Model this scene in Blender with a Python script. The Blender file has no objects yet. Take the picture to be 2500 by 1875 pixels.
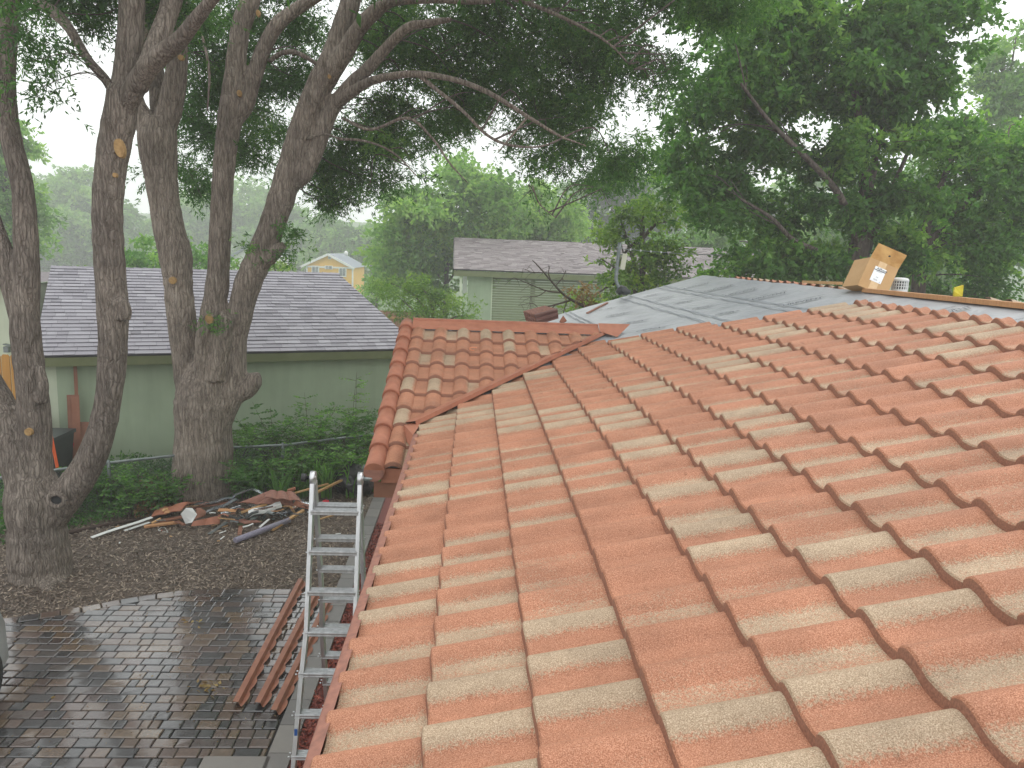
import bpy, bmesh, math, random
import numpy as np
from mathutils import Vector, Matrix
R_ = random.Random(7)
rng = np.random.default_rng(11)
SC = bpy.context.scene
COL = SC.collection
rad = math.radians

# ------------------------------------------------------------------ camera
CZ = 4.4
F = 1878.0
YAW, PIT, ROL = rad(3.18), rad(9.58), rad(2.24)
def cam_axes():
    cy, sy, cp, sp, cr, sr = math.cos(YAW), math.sin(YAW), math.cos(PIT), math.sin(PIT), math.cos(ROL), math.sin(ROL)
    f = Vector((sy*cp, cy*cp, -sp)); r = Vector((cy, -sy, 0)); d = f.cross(r)
    return cr*r - sr*d, sr*r + cr*d, f
CR, CD, CF = cam_axes()
cam_data = bpy.data.cameras.new("camera"); cam = bpy.data.objects.new("camera", cam_data); COL.objects.link(cam)
cam_data.sensor_width = 36; cam_data.lens = F/2500*36; cam_data.clip_end = 3000; cam_data.clip_start = 0.02
m = Matrix((( CR.x, -CD.x, -CF.x, 0), (CR.y, -CD.y, -CF.y, 0), (CR.z, -CD.z, -CF.z, CZ), (0, 0, 0, 1)))
cam.matrix_world = m
SC.camera = cam
DS = 2500/2212.0
def ray(x, y): return CR*((x-1250)/F) + CD*((y-937.5)/F) + CF
def PZ(x, y, z=0.0):                      # photo point seen on the level z
    r = ray(x, y); return Vector((0, 0, CZ)) + r*((z-CZ)/r.z)
def PY(x, y, Y):                          # photo point seen at distance Y down the street
    r = ray(x, y); return Vector((0, 0, CZ)) + r*(Y/r.y)
def DY(x, y, Y): return PY(x*DS, y*DS, Y)
def DZ(x, y, z=0.0): return PZ(x*DS, y*DS, z)

# ------------------------------------------------------------------ world and light
w = bpy.data.worlds.new("World"); SC.world = w; w.use_nodes = True
nt = w.node_tree; bg = nt.nodes['Background']
sky = nt.nodes.new('ShaderNodeTexSky'); sky.sky_type = 'NISHITA'; sky.sun_disc = False
SUN_EL, SUN_AZ = rad(58), rad(25)
sky.sun_elevation = SUN_EL; sky.sun_rotation = SUN_AZ; sky.air_density = 1.5; sky.dust_density = 6; sky.ozone_density = 1.0
hs = nt.nodes.new('ShaderNodeHueSaturation'); hs.inputs['Saturation'].default_value = 0.12
mx = nt.nodes.new('ShaderNodeMix'); mx.data_type = 'RGBA'; mx.inputs[0].default_value = 0.62
mx.inputs[7].default_value = (20.5, 21.0, 21.0, 1)       # the even white of the cloud layer
nt.links.new(sky.outputs[0], hs.inputs['Color']); nt.links.new(hs.outputs[0], mx.inputs[6])
nt.links.new(mx.outputs[2], bg.inputs[0]); bg.inputs[1].default_value = 0.13
sl = bpy.data.lights.new("sun", 'SUN'); sl.energy = 0.6; sl.angle = rad(25); sl.color = (1, .97, .92)
so = bpy.data.objects.new("sun", sl); COL.objects.link(so)
sd = Vector((math.sin(SUN_AZ)*math.cos(SUN_EL), math.cos(SUN_AZ)*math.cos(SUN_EL), math.sin(SUN_EL)))
so.rotation_euler = sd.to_track_quat('Z', 'Y').to_euler(); so.location = (0, 0, 40)
SC.view_settings.view_transform = 'Standard'; SC.view_settings.look = 'None'
SC.view_settings.exposure = -0.28; SC.view_settings.gamma = 1
SC.render.engine = 'CYCLES'
SC.cycles.volume_bounces = 3; SC.cycles.max_bounces = 8; SC.cycles.transparent_max_bounces = 8
SC.cycles.use_denoising = True

# ------------------------------------------------------------------ object helpers
def link(o, parent=None, kind=None):
    COL.objects.link(o)
    if parent is not None: o.parent = parent
    if kind: o['kind'] = kind
    return o
def tag(o, label, cat, group=None, kind=None):
    o['label'] = label; o['category'] = cat
    if group: o['group'] = group
    if kind: o['kind'] = kind
    return o
def thing(name, label, cat, group=None, loc=(0, 0, 0)):
    o = bpy.data.objects.new(name, None); COL.objects.link(o); o.location = loc
    return tag(o, label, cat, group)
class MB:
    """collects faces, builds one mesh object"""
    def __init__(s): s.v = []; s.f = []; s.m = []; s.t = []; s.sm = []; s.uv = {}
    def face(s, pts, mi=0, tone=0.0, smooth=False):
        b = len(s.v); s.v += [tuple(p) for p in pts]; s.t += [tone]*len(pts)
        s.f.append(tuple(range(b, b+len(pts)))); s.m.append(mi); s.sm.append(smooth)
    def mesh(s, vs, fs, mi=0, tone=0.0, smooth=False):
        b = len(s.v); s.v += [tuple(p) for p in vs]
        s.t += list(tone) if hasattr(tone, '__len__') else [tone]*len(vs)
        for f in fs: s.f.append(tuple(i+b for i in f)); s.m.append(mi); s.sm.append(smooth)
    def box(s, c, size, rot=None, mi=0, tone=0.0):
        """rot : 3x3 matrix or euler z"""
        hx, hy, hz = size[0]/2, size[1]/2, size[2]/2
        M = rot if isinstance(rot, Matrix) else Matrix.Rotation(rot or 0, 3, 'Z')
        P = [Vector(c)+M@Vector((x*hx, y*hy, z*hz)) for x in (-1, 1) for y in (-1, 1) for z in (-1, 1)]
        s.mesh(P, [(0, 1, 3, 2), (4, 6, 7, 5), (0, 4, 5, 1), (2, 3, 7, 6), (0, 2, 6, 4), (1, 5, 7, 3)], mi, tone)
    def bar(s, a, b, wdt, hgt, up=Vector((0, 0, 1)), mi=0, tone=0.0):
        a, b = Vector(a), Vector(b); d = (b-a).normalized(); x = d.cross(up)
        if x.length < 1e-4: x = d.cross(Vector((1, 0, 0)))
        x.normalize(); z = x.cross(d)
        s.box((a+b)/2, ((b-a).length, wdt, hgt), Matrix((d, -x, z)).transposed(), mi, tone)
    def tube(s, pts, rs, n=10, cap=True, mi=0, tone=0.0, smooth=True):
        pts = [Vector(p) for p in pts]
        if not hasattr(rs, '__len__'): rs = [rs]*len(pts)
        V = []; Fc = []; prev = None
        for i, p in enumerate(pts):
            d = (pts[min(i+1, len(pts)-1)]-pts[max(i-1, 0)]).normalized()
            if prev is None: x = d.orthogonal().normalized()
            else:
                x = prev - d*prev.dot(d); x.normalize()
            prev = x; y = d.cross(x)
            for k in range(n):
                a = 2*math.pi*k/n; V.append(p+(x*math.cos(a)+y*math.sin(a))*rs[i])
        for i in range(len(pts)-1):
            for k in range(n):
                k2 = (k+1) % n; Fc.append((i*n+k, i*n+k2, (i+1)*n+k2, (i+1)*n+k))
        s.mesh(V, Fc, mi, tone, smooth)
        if cap:
            b = len(s.v)-len(V)
            s.f.append(tuple(b+k for k in reversed(range(n)))); s.m.append(mi); s.sm.append(False)
            s.f.append(tuple(b+(len(pts)-1)*n+k for k in range(n))); s.m.append(mi); s.sm.append(False)
    def build(s, name, mats, parent=None, kind=None):
        me = bpy.data.meshes.new(name); me.from_pydata(s.v, [], s.f)
        mats = mats if isinstance(mats, (list, tuple)) else [mats]
        for mm in mats: me.materials.append(mm)
        me.polygons.foreach_set('material_index', s.m); me.polygons.foreach_set('use_smooth', s.sm)
        at = me.attributes.new('tone', 'FLOAT', 'POINT'); at.data.foreach_set('value', s.t)
        me.update()
        return link(bpy.data.objects.new(name, me), parent, kind)
def spline(pts, rs, sub=6):
    """catmull-rom through pts with radii"""
    P = [Vector(p) for p in pts]; o = []; q = []
    P = [P[0]*2-P[1]] + P + [P[-1]*2-P[-2]]; rr = [rs[0]]+list(rs)+[rs[-1]]
    for i in range(1, len(P)-2):
        for k in range(sub):
            t = k/sub; a, b, c, d = P[i-1], P[i], P[i+1], P[i+2]
            o.append(0.5*((2*b)+(c-a)*t+(2*a-5*b+4*c-d)*t*t+(3*b-a-3*c+d)*t**3)); q.append(rr[i]*(1-t)+rr[i+1]*t)
    o.append(P[-2]); q.append(rr[-2]); return o, q
def quads_obj(name, V, tone, mats, parent=None, kind=None, tone2=None):
    """V: (N,4,3) array of quads"""
    n = len(V); me = bpy.data.meshes.new(name); me.vertices.add(n*4); me.vertices.foreach_set('co', V.reshape(-1).astype(np.float32))
    me.loops.add(n*4); me.loops.foreach_set('vertex_index', np.arange(n*4, dtype=np.int32))
    me.polygons.add(n); me.polygons.foreach_set('loop_start', np.arange(n, dtype=np.int32)*4)
    try: me.polygons.foreach_set('loop_total', np.full(n, 4, dtype=np.int32))
    except Exception: pass
    at = me.attributes.new('tone', 'FLOAT', 'POINT'); at.data.foreach_set('value', np.repeat(tone, 4).astype(np.float32))
    mats = mats if isinstance(mats, (list, tuple)) else [mats]
    for mm in mats: me.materials.append(mm)
    me.update(calc_edges=True); me.validate()
    return link(bpy.data.objects.new(name, me), parent, kind)

# ------------------------------------------------------------------ materials
def new_mat(name):
    m = bpy.data.materials.new(name); m.use_nodes = True
    return m, m.node_tree, m.node_tree.nodes['Principled BSDF']
def N(nt, t, **kw):
    n = nt.nodes.new(t)
    for k, v in kw.items(): setattr(n, k, v)
    return n
def noise(nt, scale, detail=4, rough=.55, vec=None, stretch=None, coord='Object'):
    tc = N(nt, 'ShaderNodeTexCoord'); src = tc.outputs[coord]
    if stretch:
        mp = N(nt, 'ShaderNodeMapping'); mp.inputs['Scale'].default_value = stretch; nt.links.new(src, mp.inputs[0]); src = mp.outputs[0]
    n = N(nt, 'ShaderNodeTexNoise'); n.inputs['Scale'].default_value = scale; n.inputs['Detail'].default_value = detail; n.inputs['Roughness'].default_value = rough
    nt.links.new(src, n.inputs['Vector']); return n
def ramp(nt, src, stops):
    r = N(nt, 'ShaderNodeValToRGB'); e = r.color_ramp.elements
    while len(e) < len(stops): e.new(0.5)
    for i, (p, c) in enumerate(stops): e[i].position = p; e[i].color = (*c, 1) if len(c) == 3 else c
    nt.links.new(src, r.inputs[0]); return r
def bump(nt, src, bs, strength, dist):
    b = N(nt, 'ShaderNodeBump'); b.inputs['Strength'].default_value = strength; b.inputs['Distance'].default_value = dist
    nt.links.new(src, b.inputs['Height']); nt.links.new(b.outputs[0], bs.inputs['Normal']); return b
def simple(name, c1, c2=None, scale=8, rough=.7, metal=0, bstr=.0, bdist=.01, stretch=None, detail=5, spec=.5, bscale=None):
    m, nt, bs = new_mat(name); c2 = c2 or tuple(x*.8 for x in c1)
    n = noise(nt, scale, detail, stretch=stretch); r = ramp(nt, n.outputs[0], [(.32, c2), (.68, c1)])
    nt.links.new(r.outputs[0], bs.inputs['Base Color']); bs.inputs['Roughness'].default_value = rough; bs.inputs['Metallic'].default_value = metal
    bs.inputs['Specular IOR Level'].default_value = spec
    if bstr:
        nb = n if bscale is None else noise(nt, bscale, 3, stretch=stretch)
        bump(nt, nb.outputs[0], bs, bstr, bdist)
    return m
def toned(name, stops, nscale=12, namp=.25, rough=.7, bstr=0, bdist=.005, bscale=60, spec=.5, stretch=None):
    """colour from the mesh attribute 'tone' plus a little noise"""
    m, nt, bs = new_mat(name)
    a = N(nt, 'ShaderNodeAttribute', attribute_name='tone'); n = noise(nt, nscale, 5, stretch=stretch)
    s = N(nt, 'ShaderNodeMath', operation='SUBTRACT'); s.inputs[1].default_value = .5; nt.links.new(n.outputs[0], s.inputs[0])
    mu = N(nt, 'ShaderNodeMath', operation='MULTIPLY_ADD'); mu.inputs[1].default_value = namp; nt.links.new(s.outputs[0], mu.inputs[0]); nt.links.new(a.outputs['Fac'], mu.inputs[2])
    r = ramp(nt, mu.outputs[0], stops); nt.links.new(r.outputs[0], bs.inputs['Base Color'])
    bs.inputs['Roughness'].default_value = rough; bs.inputs['Specular IOR Level'].default_value = spec
    if bstr: nb = noise(nt, bscale, 4, stretch=stretch); bump(nt, nb.outputs[0], bs, bstr, bdist)
    return m
def leaf_mat(name, stops, trans=.35, rough=.45):
    m, nt, bs = new_mat(name)
    a = N(nt, 'ShaderNodeAttribute', attribute_name='tone'); r = ramp(nt, a.outputs['Fac'], stops)
    nt.links.new(r.outputs[0], bs.inputs['Base Color']); bs.inputs['Roughness'].default_value = rough; bs.inputs['Specular IOR Level'].default_value = .35
    tr = N(nt, 'ShaderNodeBsdfTranslucent'); mxs = N(nt, 'ShaderNodeMixShader'); mxs.inputs[0].default_value = trans
    hv = N(nt, 'ShaderNodeHueSaturation'); hv.inputs['Value'].default_value = 1.5; hv.inputs['Saturation'].default_value = 1.15
    nt.links.new(r.outputs[0], hv.inputs['Color']); nt.links.new(hv.outputs[0], tr.inputs[0])
    nt.links.new(bs.outputs[0], mxs.inputs[1]); nt.links.new(tr.outputs[0], mxs.inputs[2])
    nt.links.new(mxs.outputs[0], nt.nodes['Material Output'].inputs[0]); return m

def tile_material():
    """stone-coated metal: terracotta to sand chips, speckled where they blend"""
    m, nt, bs = new_mat('stone_coated_tile')
    a = N(nt, 'ShaderNodeAttribute', attribute_name='tone')
    g = noise(nt, 270, 2, .7); g2 = noise(nt, 120, 3, .6); big = noise(nt, 4.5, 4, .6, stretch=(.5, 1, 1))
    # speckled threshold of the two chip colours
    s1 = N(nt, 'ShaderNodeMath', operation='SUBTRACT'); s1.inputs[1].default_value = .5; nt.links.new(g2.outputs[0], s1.inputs[0])
    s2 = N(nt, 'ShaderNodeMath', operation='MULTIPLY_ADD'); s2.inputs[1].default_value = 1.5; nt.links.new(s1.outputs[0], s2.inputs[0]); nt.links.new(a.outputs['Fac'], s2.inputs[2])
    mr = N(nt, 'ShaderNodeMapRange', interpolation_type='SMOOTHSTEP'); mr.inputs['From Min'].default_value = .25; mr.inputs['From Max'].default_value = .75; fd = noise(nt, 7, 3, .6, stretch=(.45, 1, 1)); f1 = N(nt, 'ShaderNodeMath', operation='SUBTRACT'); f1.inputs[1].default_value = .5; nt.links.new(fd.outputs[0], f1.inputs[0])
    f2 = N(nt, 'ShaderNodeMath', operation='MULTIPLY_ADD'); f2.inputs[1].default_value = .6; nt.links.new(f1.outputs[0], f2.inputs[0]); nt.links.new(s2.outputs[0], f2.inputs[2])
    nt.links.new(f2.outputs[0], mr.inputs[0])
    red = ramp(nt, g.outputs[0], [(.3, (.22, .078, .040)), (.5, (.425, .188, .108)), (.70, (.63, .33, .215))])
    sand = ramp(nt, g.outputs[0], [(.3, (.23, .155, .088)), (.5, (.405, .298, .20)), (.70, (.66, .52, .38))])
    c = N(nt, 'ShaderNodeMix', data_type='RGBA'); nt.links.new(mr.outputs[0], c.inputs[0]); nt.links.new(red.outputs[0], c.inputs[6]); nt.links.new(sand.outputs[0], c.inputs[7])
    hv = N(nt, 'ShaderNodeHueSaturation'); nt.links.new(c.outputs[2], hv.inputs['Color'])
    v = N(nt, 'ShaderNodeMapRange'); v.inputs['From Min'].default_value = .3; v.inputs['From Max'].default_value = .7; v.inputs['To Min'].default_value = .78; v.inputs['To Max'].default_value = 1.14
    nt.links.new(big.outputs[0], v.inputs[0]); nt.links.new(v.outputs[0], hv.inputs['Value'])
    nt.links.new(hv.outputs[0], bs.inputs['Base Color']); bs.inputs['Roughness'].default_value = .6; bs.inputs['Specular IOR Level'].default_value = .28
    dirt = noise(nt, 22, 5, .7); dr = ramp(nt, dirt.outputs[0], [(.60, (1, 1, 1)), (.74, (.62, .58, .55))]); dm = N(nt, 'ShaderNodeMix', data_type='RGBA', blend_type='MULTIPLY'); dm.inputs[0].default_value = .8
    nt.links.new(hv.outputs[0], dm.inputs[6]); nt.links.new(dr.outputs[0], dm.inputs[7]); nt.links.new(dm.outputs[2], bs.inputs['Base Color'])
    bump(nt, g.outputs[0], bs, .7, .004); return m
def bark_material(name, lo, hi, scale=1.0):
    m, nt, bs = new_mat(name)
    n1 = noise(nt, 26*scale, 6, .65, stretch=(1, 1, .13)); n2 = noise(nt, 1.3, 3)
    vo = N(nt, 'ShaderNodeTexVoronoi', feature='DISTANCE_TO_EDGE'); tc = N(nt, 'ShaderNodeTexCoord'); mp = N(nt, 'ShaderNodeMapping'); mp.inputs['Scale'].default_value = (1, 1, .11)
    nd = noise(nt, 6, 3); ad = N(nt, 'ShaderNodeMix', data_type='VECTOR'); ad.inputs[0].default_value = .09
    nt.links.new(tc.outputs['Object'], ad.inputs[4]); nt.links.new(nd.outputs['Color'], ad.inputs[5]); nt.links.new(ad.outputs[1], mp.inputs[0])
    vo.inputs['Scale'].default_value = 26*scale; nt.links.new(mp.outputs[0], vo.inputs[0])
    r = ramp(nt, n1.outputs[0], [(.33, lo), (.62, hi)])
    mul = N(nt, 'ShaderNodeMix', data_type='RGBA', blend_type='MULTIPLY'); mul.inputs[0].default_value = .6
    cr = ramp(nt, vo.outputs[0], [(.0, (.35, .33, .32)), (.16, (1, 1, 1))]); nt.links.new(r.outputs[0], mul.inputs[6]); nt.links.new(cr.outputs[0], mul.inputs[7])
    mul2 = N(nt, 'ShaderNodeMix', data_type='RGBA', blend_type='MULTIPLY'); mul2.inputs[0].default_value = 1
    cr2 = ramp(nt, n2.outputs[0], [(.35, (.72, .70, .68)), (.65, (1.1, 1.08, 1.04))]); nt.links.new(mul.outputs[2], mul2.inputs[6]); nt.links.new(cr2.outputs[0], mul2.inputs[7])
    nt.links.new(mul2.outputs[2], bs.inputs['Base Color']); bs.inputs['Roughness'].default_value = .85; bs.inputs['Specular IOR Level'].default_value = .25
    h = N(nt, 'ShaderNodeMath', operation='ADD'); nt.links.new(n1.outputs[0], h.inputs[0])
    cl = N(nt, 'ShaderNodeMath', operation='MINIMUM'); cl.inputs[1].default_value = .22; nt.links.new(vo.outputs[0], cl.inputs[0])
    m3 = N(nt, 'ShaderNodeMath', operation='MULTIPLY'); m3.inputs[1].default_value = 3; nt.links.new(cl.outputs[0], m3.inputs[0]); nt.links.new(m3.outputs[0], h.inputs[1])
    bump(nt, h.outputs[0], bs, .9, .022); return m
def stucco(name, c):
    m, nt, bs = new_mat(name); n = noise(nt, 1.1, 4); r = ramp(nt, n.outputs[0], [(.3, tuple(x*.88 for x in c)), (.7, tuple(x*1.06 for x in c))])
    n2 = noise(nt, 5, 4, stretch=(1, 1, .12)); r2 = ramp(nt, n2.outputs[0], [(.38, (.9, .9, .89)), (.55, (1, 1, 1))])
    mu = N(nt, 'ShaderNodeMix', data_type='RGBA', blend_type='MULTIPLY'); mu.inputs[0].default_value = .7; nt.links.new(r.outputs[0], mu.inputs[6]); nt.links.new(r2.outputs[0], mu.inputs[7])
    nt.links.new(mu.outputs[2], bs.inputs['Base Color']); bs.inputs['Roughness'].default_value = .9
    nb = noise(nt, 90, 4); bump(nt, nb.outputs[0], bs, .35, .006); return m

M = {}
M['tile'] = tile_material()
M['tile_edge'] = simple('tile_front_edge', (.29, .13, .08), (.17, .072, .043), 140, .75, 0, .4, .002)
M['trim'] = simple('terracotta_trim', (.42, .165, .095), (.33, .12, .068), 9, .6, 0, .35, .0015, bscale=300)
M['trim_side'] = simple('aged_trim', (.33, .145, .10), (.21, .095, .07), 25, .7, 0, .3, .003)
M['trim_dull'] = simple('dull_terracotta_metal', (.34, .14, .083), (.26, .10, .06), 9, .5, 0, .3, .0015, bscale=300)
M['felt'] = simple('underlayment', (.375, .39, .41), (.285, .30, .325), 1.6, .38, 0, .8, .03, bscale=6)
M['ink'] = simple('felt_ink', (.05, .055, .07), (.09, .10, .12), 60, .6)
M['inkline'] = simple('felt_line', (.16, .18, .21), (.26, .29, .32), 30, .6)
M['wall'] = stucco('green_stucco', (.39, .475, .335))
M['wall2'] = stucco('pale_green_stucco', (.62, .68, .52))
M['fascia'] = simple('olive_fascia', (.165, .185, .085), (.13, .15, .065), 3, .7)
M['siding'] = simple('green_siding', (.185, .22, .12), (.16, .19, .10), 4, .75)
M['black'] = simple('black_plastic', (.012, .013, .015), (.02, .02, .022), 8, .4)
M['dark'] = simple('dark_grey', (.045, .052, .055), (.03, .035, .037), 5, .5)
M['white'] = simple('white_paint', (.78, .79, .77), (.70, .71, .69), 5, .5)
M['alu'] = simple('brushed_aluminium', (.68, .69, .70), (.50, .51, .52), 30, .34, .85, .15, .002, stretch=(1, 1, .08))
M['galv'] = simple('galvanised_steel', (.27, .30, .30), (.17, .20, .20), 14, .45, .6)
M['foil'] = simple('foil', (.72, .76, .80), (.35, .40, .45), 18, .22, .9, .8, .02)
M['wood'] = simple('lumber', (.55, .29, .13), (.42, .20, .085), 5, .65, 0, .2, .002, stretch=(1, 14, 1))
M['wood2'] = simple('fresh_lumber', (.62, .38, .18), (.48, .27, .11), 9, .65, stretch=(6, 1, 6))
M['cedar'] = simple('cedar_board', (.62, .33, .075), (.44, .20, .04), 6, .7, 0, .2, .003, stretch=(1, 1, .12))
M['brownboard'] = simple('brown_board', (.30, .135, .085), (.23, .10, .06), 5, .75)
M['card'] = simple('cardboard', (.52, .325, .155), (.43, .25, .105), 3, .8)
M['card2'] = simple('stained_cardboard', (.55, .33, .12), (.36, .18, .05), 9, .8)
M['tape'] = simple('packing_tape', (.66, .46, .26), (.58, .38, .19), 20, .35)
M['shingle'] = toned('asphalt_shingle', [(0, (.10, .095, .11)), (.5, (.235, .225, .255)), (1, (.33, .32, .35))], 30, .3, .6, .3, .004, 120)
M['shingle2'] = toned('brown_shingle', [(0, (.12, .10, .105)), (.5, (.27, .235, .24)), (1, (.40, .36, .36))], 30, .35, .7, .3, .004, 120)
M['barkM'] = bark_material('furrowed_bark', (.165, .135, .112), (.40, .345, .30))
M['barkL'] = bark_material('smooth_dark_bark', (.15, .122, .104), (.355, .308, .272), 1.2)
M['barkR'] = bark_material('dark_bark', (.075, .062, .056), (.20, .165, .15), .6)
M['cut'] = simple('fresh_cut_wood', (.52, .33, .14), (.33, .19, .07), 22, .6)
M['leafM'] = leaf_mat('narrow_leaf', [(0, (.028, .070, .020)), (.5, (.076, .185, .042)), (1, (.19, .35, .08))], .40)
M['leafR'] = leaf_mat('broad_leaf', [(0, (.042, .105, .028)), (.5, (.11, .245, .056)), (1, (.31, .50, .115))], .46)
M['leafT'] = leaf_mat('light_leaf', [(0, (.070, .140, .044)), (.5, (.20, .36, .095)), (1, (.40, .56, .15))], .45)
M['leafS'] = leaf_mat('bright_leaf', [(0, (.038, .082, .020)), (.5, (.125, .235, .045)), (1, (.30, .42, .08))], .42)
M['leafK'] = leaf_mat('needle', [(0, (.018, .035, .026)), (1, (.05, .085, .055))], .2)
M['leafG'] = leaf_mat('weed_leaf', [(0, (.034, .09, .024)), (.5, (.085, .20, .048)), (1, (.21, .40, .085))], .4)
M['dry'] = leaf_mat('dry_leaf', [(0, (.10, .06, .03)), (.5, (.24, .15, .06)), (1, (.38, .28, .11))], .3)
M['chip'] = toned('bark_chip', [(0, (.07, .053, .041)), (.5, (.205, .155, .115)), (1, (.44, .355, .27))], 20, .2, .6)
M['redchip'] = toned('red_mulch', [(0, (.10, .015, .010)), (.5, (.22, .035, .02)), (1, (.34, .08, .045))], 20, .2, .6)
M['yellow'] = simple('yellow_paint', (.80, .46, .06), (.74, .42, .05), 2, .8)
M['greyroof'] = simple('grey_roof', (.24, .27, .31), (.20, .23, .27), 3, .8)
M['glass'] = simple('window_glass', (.10, .12, .14), (.30, .33, .35), 3, .15)
M['orange'] = simple('orange_plastic', (.85, .14, .03), (.75, .11, .02), 5, .5)
M['red'] = simple('red_plastic', (.75, .02, .04), (.6, .015, .03), 5, .5)
M['yfoam'] = simple('yellow_foam', (.55, .47, .03), (.42, .34, .02), 12, .8)
M['slab'] = toned('concrete_slab', [(0, (.105, .100, .098)), (.5, (.17, .158, .15)), (1, (.24, .22, .20))], 9, .5, .42, .25, .004, 60)
M['pvc'] = simple('grey_conduit', (.30, .28, .36), (.22, .20, .27), 40, .5)
M['copper'] = simple('new_copper_edge', (.78, .32, .17), (.62, .22, .11), 9, .35, .4)
M['carpaint'] = simple('pale_grey_paint', (.42, .44, .44), (.38, .40, .40), 2, .25, .3)
M['carglass'] = simple('tinted_glass', (.03, .035, .04), (.02, .02, .025), 2, .08)
M['rubber'] = simple('tyre_rubber', (.02, .02, .02), (.03, .03, .03), 20, .8)
M['paper'] = simple('white_label', (.82, .83, .84), (.80, .81, .82), 3, .6)
M['twig'] = simple('dead_twig', (.10, .07, .055), (.055, .038, .03), 20, .85)

# ------------------------------------------------------------------ ground
def gz(x, y):
    if y < 30: return 0.0
    t = min(1, (y-30)/70.0); z = -2.6*t*t*(3-2*t)
    if y > 120: z += min(16, (y-120)*.11)
    return z
def ground_material():
    m, nt, bs = new_mat('ground_cover')
    n = noise(nt, 36, 6, .7); r = ramp(nt, n.outputs[0], [(.3, (.045, .034, .026)), (.5, (.125, .093, .070)), (.72, (.22, .16, .115))])
    n2 = noise(nt, .5, 4); mm = N(nt, 'ShaderNodeMix', data_type='RGBA', blend_type='MULTIPLY'); mm.inputs[0].default_value = .8
    r2 = ramp(nt, n2.outputs[0], [(.35, (.65, .62, .60)), (.6, (1.05, 1.03, 1))]); nt.links.new(r.outputs[0], mm.inputs[6]); nt.links.new(r2.outputs[0], mm.inputs[7])
    g = noise(nt, 9, 5); rg = ramp(nt, g.outputs[0], [(.3, (.04, .09, .02)), (.7, (.11, .19, .05))])
    tc = N(nt, 'ShaderNodeTexCoord'); sp = N(nt, 'ShaderNodeSeparateXYZ'); nt.links.new(tc.outputs['Object'], sp.inputs[0])
    mr = N(nt, 'ShaderNodeMapRange'); mr.inputs['From Min'].default_value = 19; mr.inputs['From Max'].default_value = 20.5; nt.links.new(sp.outputs['Y'], mr.inputs[0])
    mx = N(nt, 'ShaderNodeMix', data_type='RGBA'); nt.links.new(mr.outputs[0], mx.inputs[0]); nt.links.new(mm.outputs[2], mx.inputs[6]); nt.links.new(rg.outputs[0], mx.inputs[7])
    nt.links.new(mx.outputs[2], bs.inputs['Base Color']); bs.inputs['Roughness'].default_value = .75
    bump(nt, n.outputs[0], bs, 1, .03); return m
def build_ground():
    xs = [-600, -300, -150, -80, -40, -20, -10, -5, 0, 5, 10, 20, 40, 80, 150, 300, 600]
    ys = [-60, -20, 0, 5, 10, 15, 20, 25, 30, 40, 50, 60, 70, 80, 90, 100, 110, 120, 135, 150, 170, 190, 220, 260, 320, 450, 700]
    b = MB(); V = [(x, y, gz(x, y)) for y in ys for x in xs]; n = len(xs)
    b.mesh(V, [(j*n+i, j*n+i+1, (j+1)*n+i+1, (j+1)*n+i) for j in range(len(ys)-1) for i in range(n-1)], smooth=True)
    b.build('ground', ground_material(), kind='structure')
build_ground()
EDGE = [(-9.5, 7.6), (-7.2, 8.05), (-6.2, 8.32), (-5.23, 8.64), (-4.76, 8.84), (-4.51, 8.96), (-4.26, 9.11), (-4.0, 9.25), (-3.59, 9.41), (-3.2, 9.48), (-2.29, 9.50), (-1.67, 9.50)]
def edge_y(x):
    for (x0, y0), (x1, y1) in zip(EDGE, EDGE[1:]):
        if x0 <= x <= x1: return y0+(y1-y0)*(x-x0)/(x1-x0)
    return EDGE[0][1]
def paver_material():
    m, nt, bs = new_mat('wet_pavers')
    a = N(nt, 'ShaderNodeAttribute', attribute_name='tone'); n = noise(nt, 30, 6, .65)
    c = ramp(nt, a.outputs['Fac'], [(0, (.014, .015, .018)), (.28, (.030, .029, .032)), (.42, (.058, .049, .046)), (.58, (.092, .054, .040)), (.74, (.125, .080, .042)), (.88, (.068, .038, .030)), (1, (.046, .034, .032))])
    mu = N(nt, 'ShaderNodeMix', data_type='RGBA', blend_type='MULTIPLY'); mu.inputs[0].default_value = .75
    r = ramp(nt, n.outputs[0], [(.35, (.55, .52, .50)), (.65, (1.2, 1.18, 1.15))]); nt.links.new(c.outputs[0], mu.inputs[6]); nt.links.new(r.outputs[0], mu.inputs[7])
    nt.links.new(mu.outputs[2], bs.inputs['Base Color'])
    n2 = noise(nt, 1.4, 3); r2 = ramp(nt, n2.outputs[0], [(.35, (.16, .16, .16)), (.65, (.42, .42, .42))]); nt.links.new(r2.outputs[0], bs.inputs['Roughness'])
    bs.inputs['Coat Weight'].default_value = 1; bs.inputs['Coat Roughness'].default_value = .10; bs.inputs['Coat IOR'].default_value = 1.5
    bs.inputs['Specular IOR Level'].default_value = .9; bs.inputs['IOR'].default_value = 1.5
    nb = noise(nt, 22, 4, .6); bump(nt, nb.outputs[0], bs, .5, .009); return m
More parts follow.
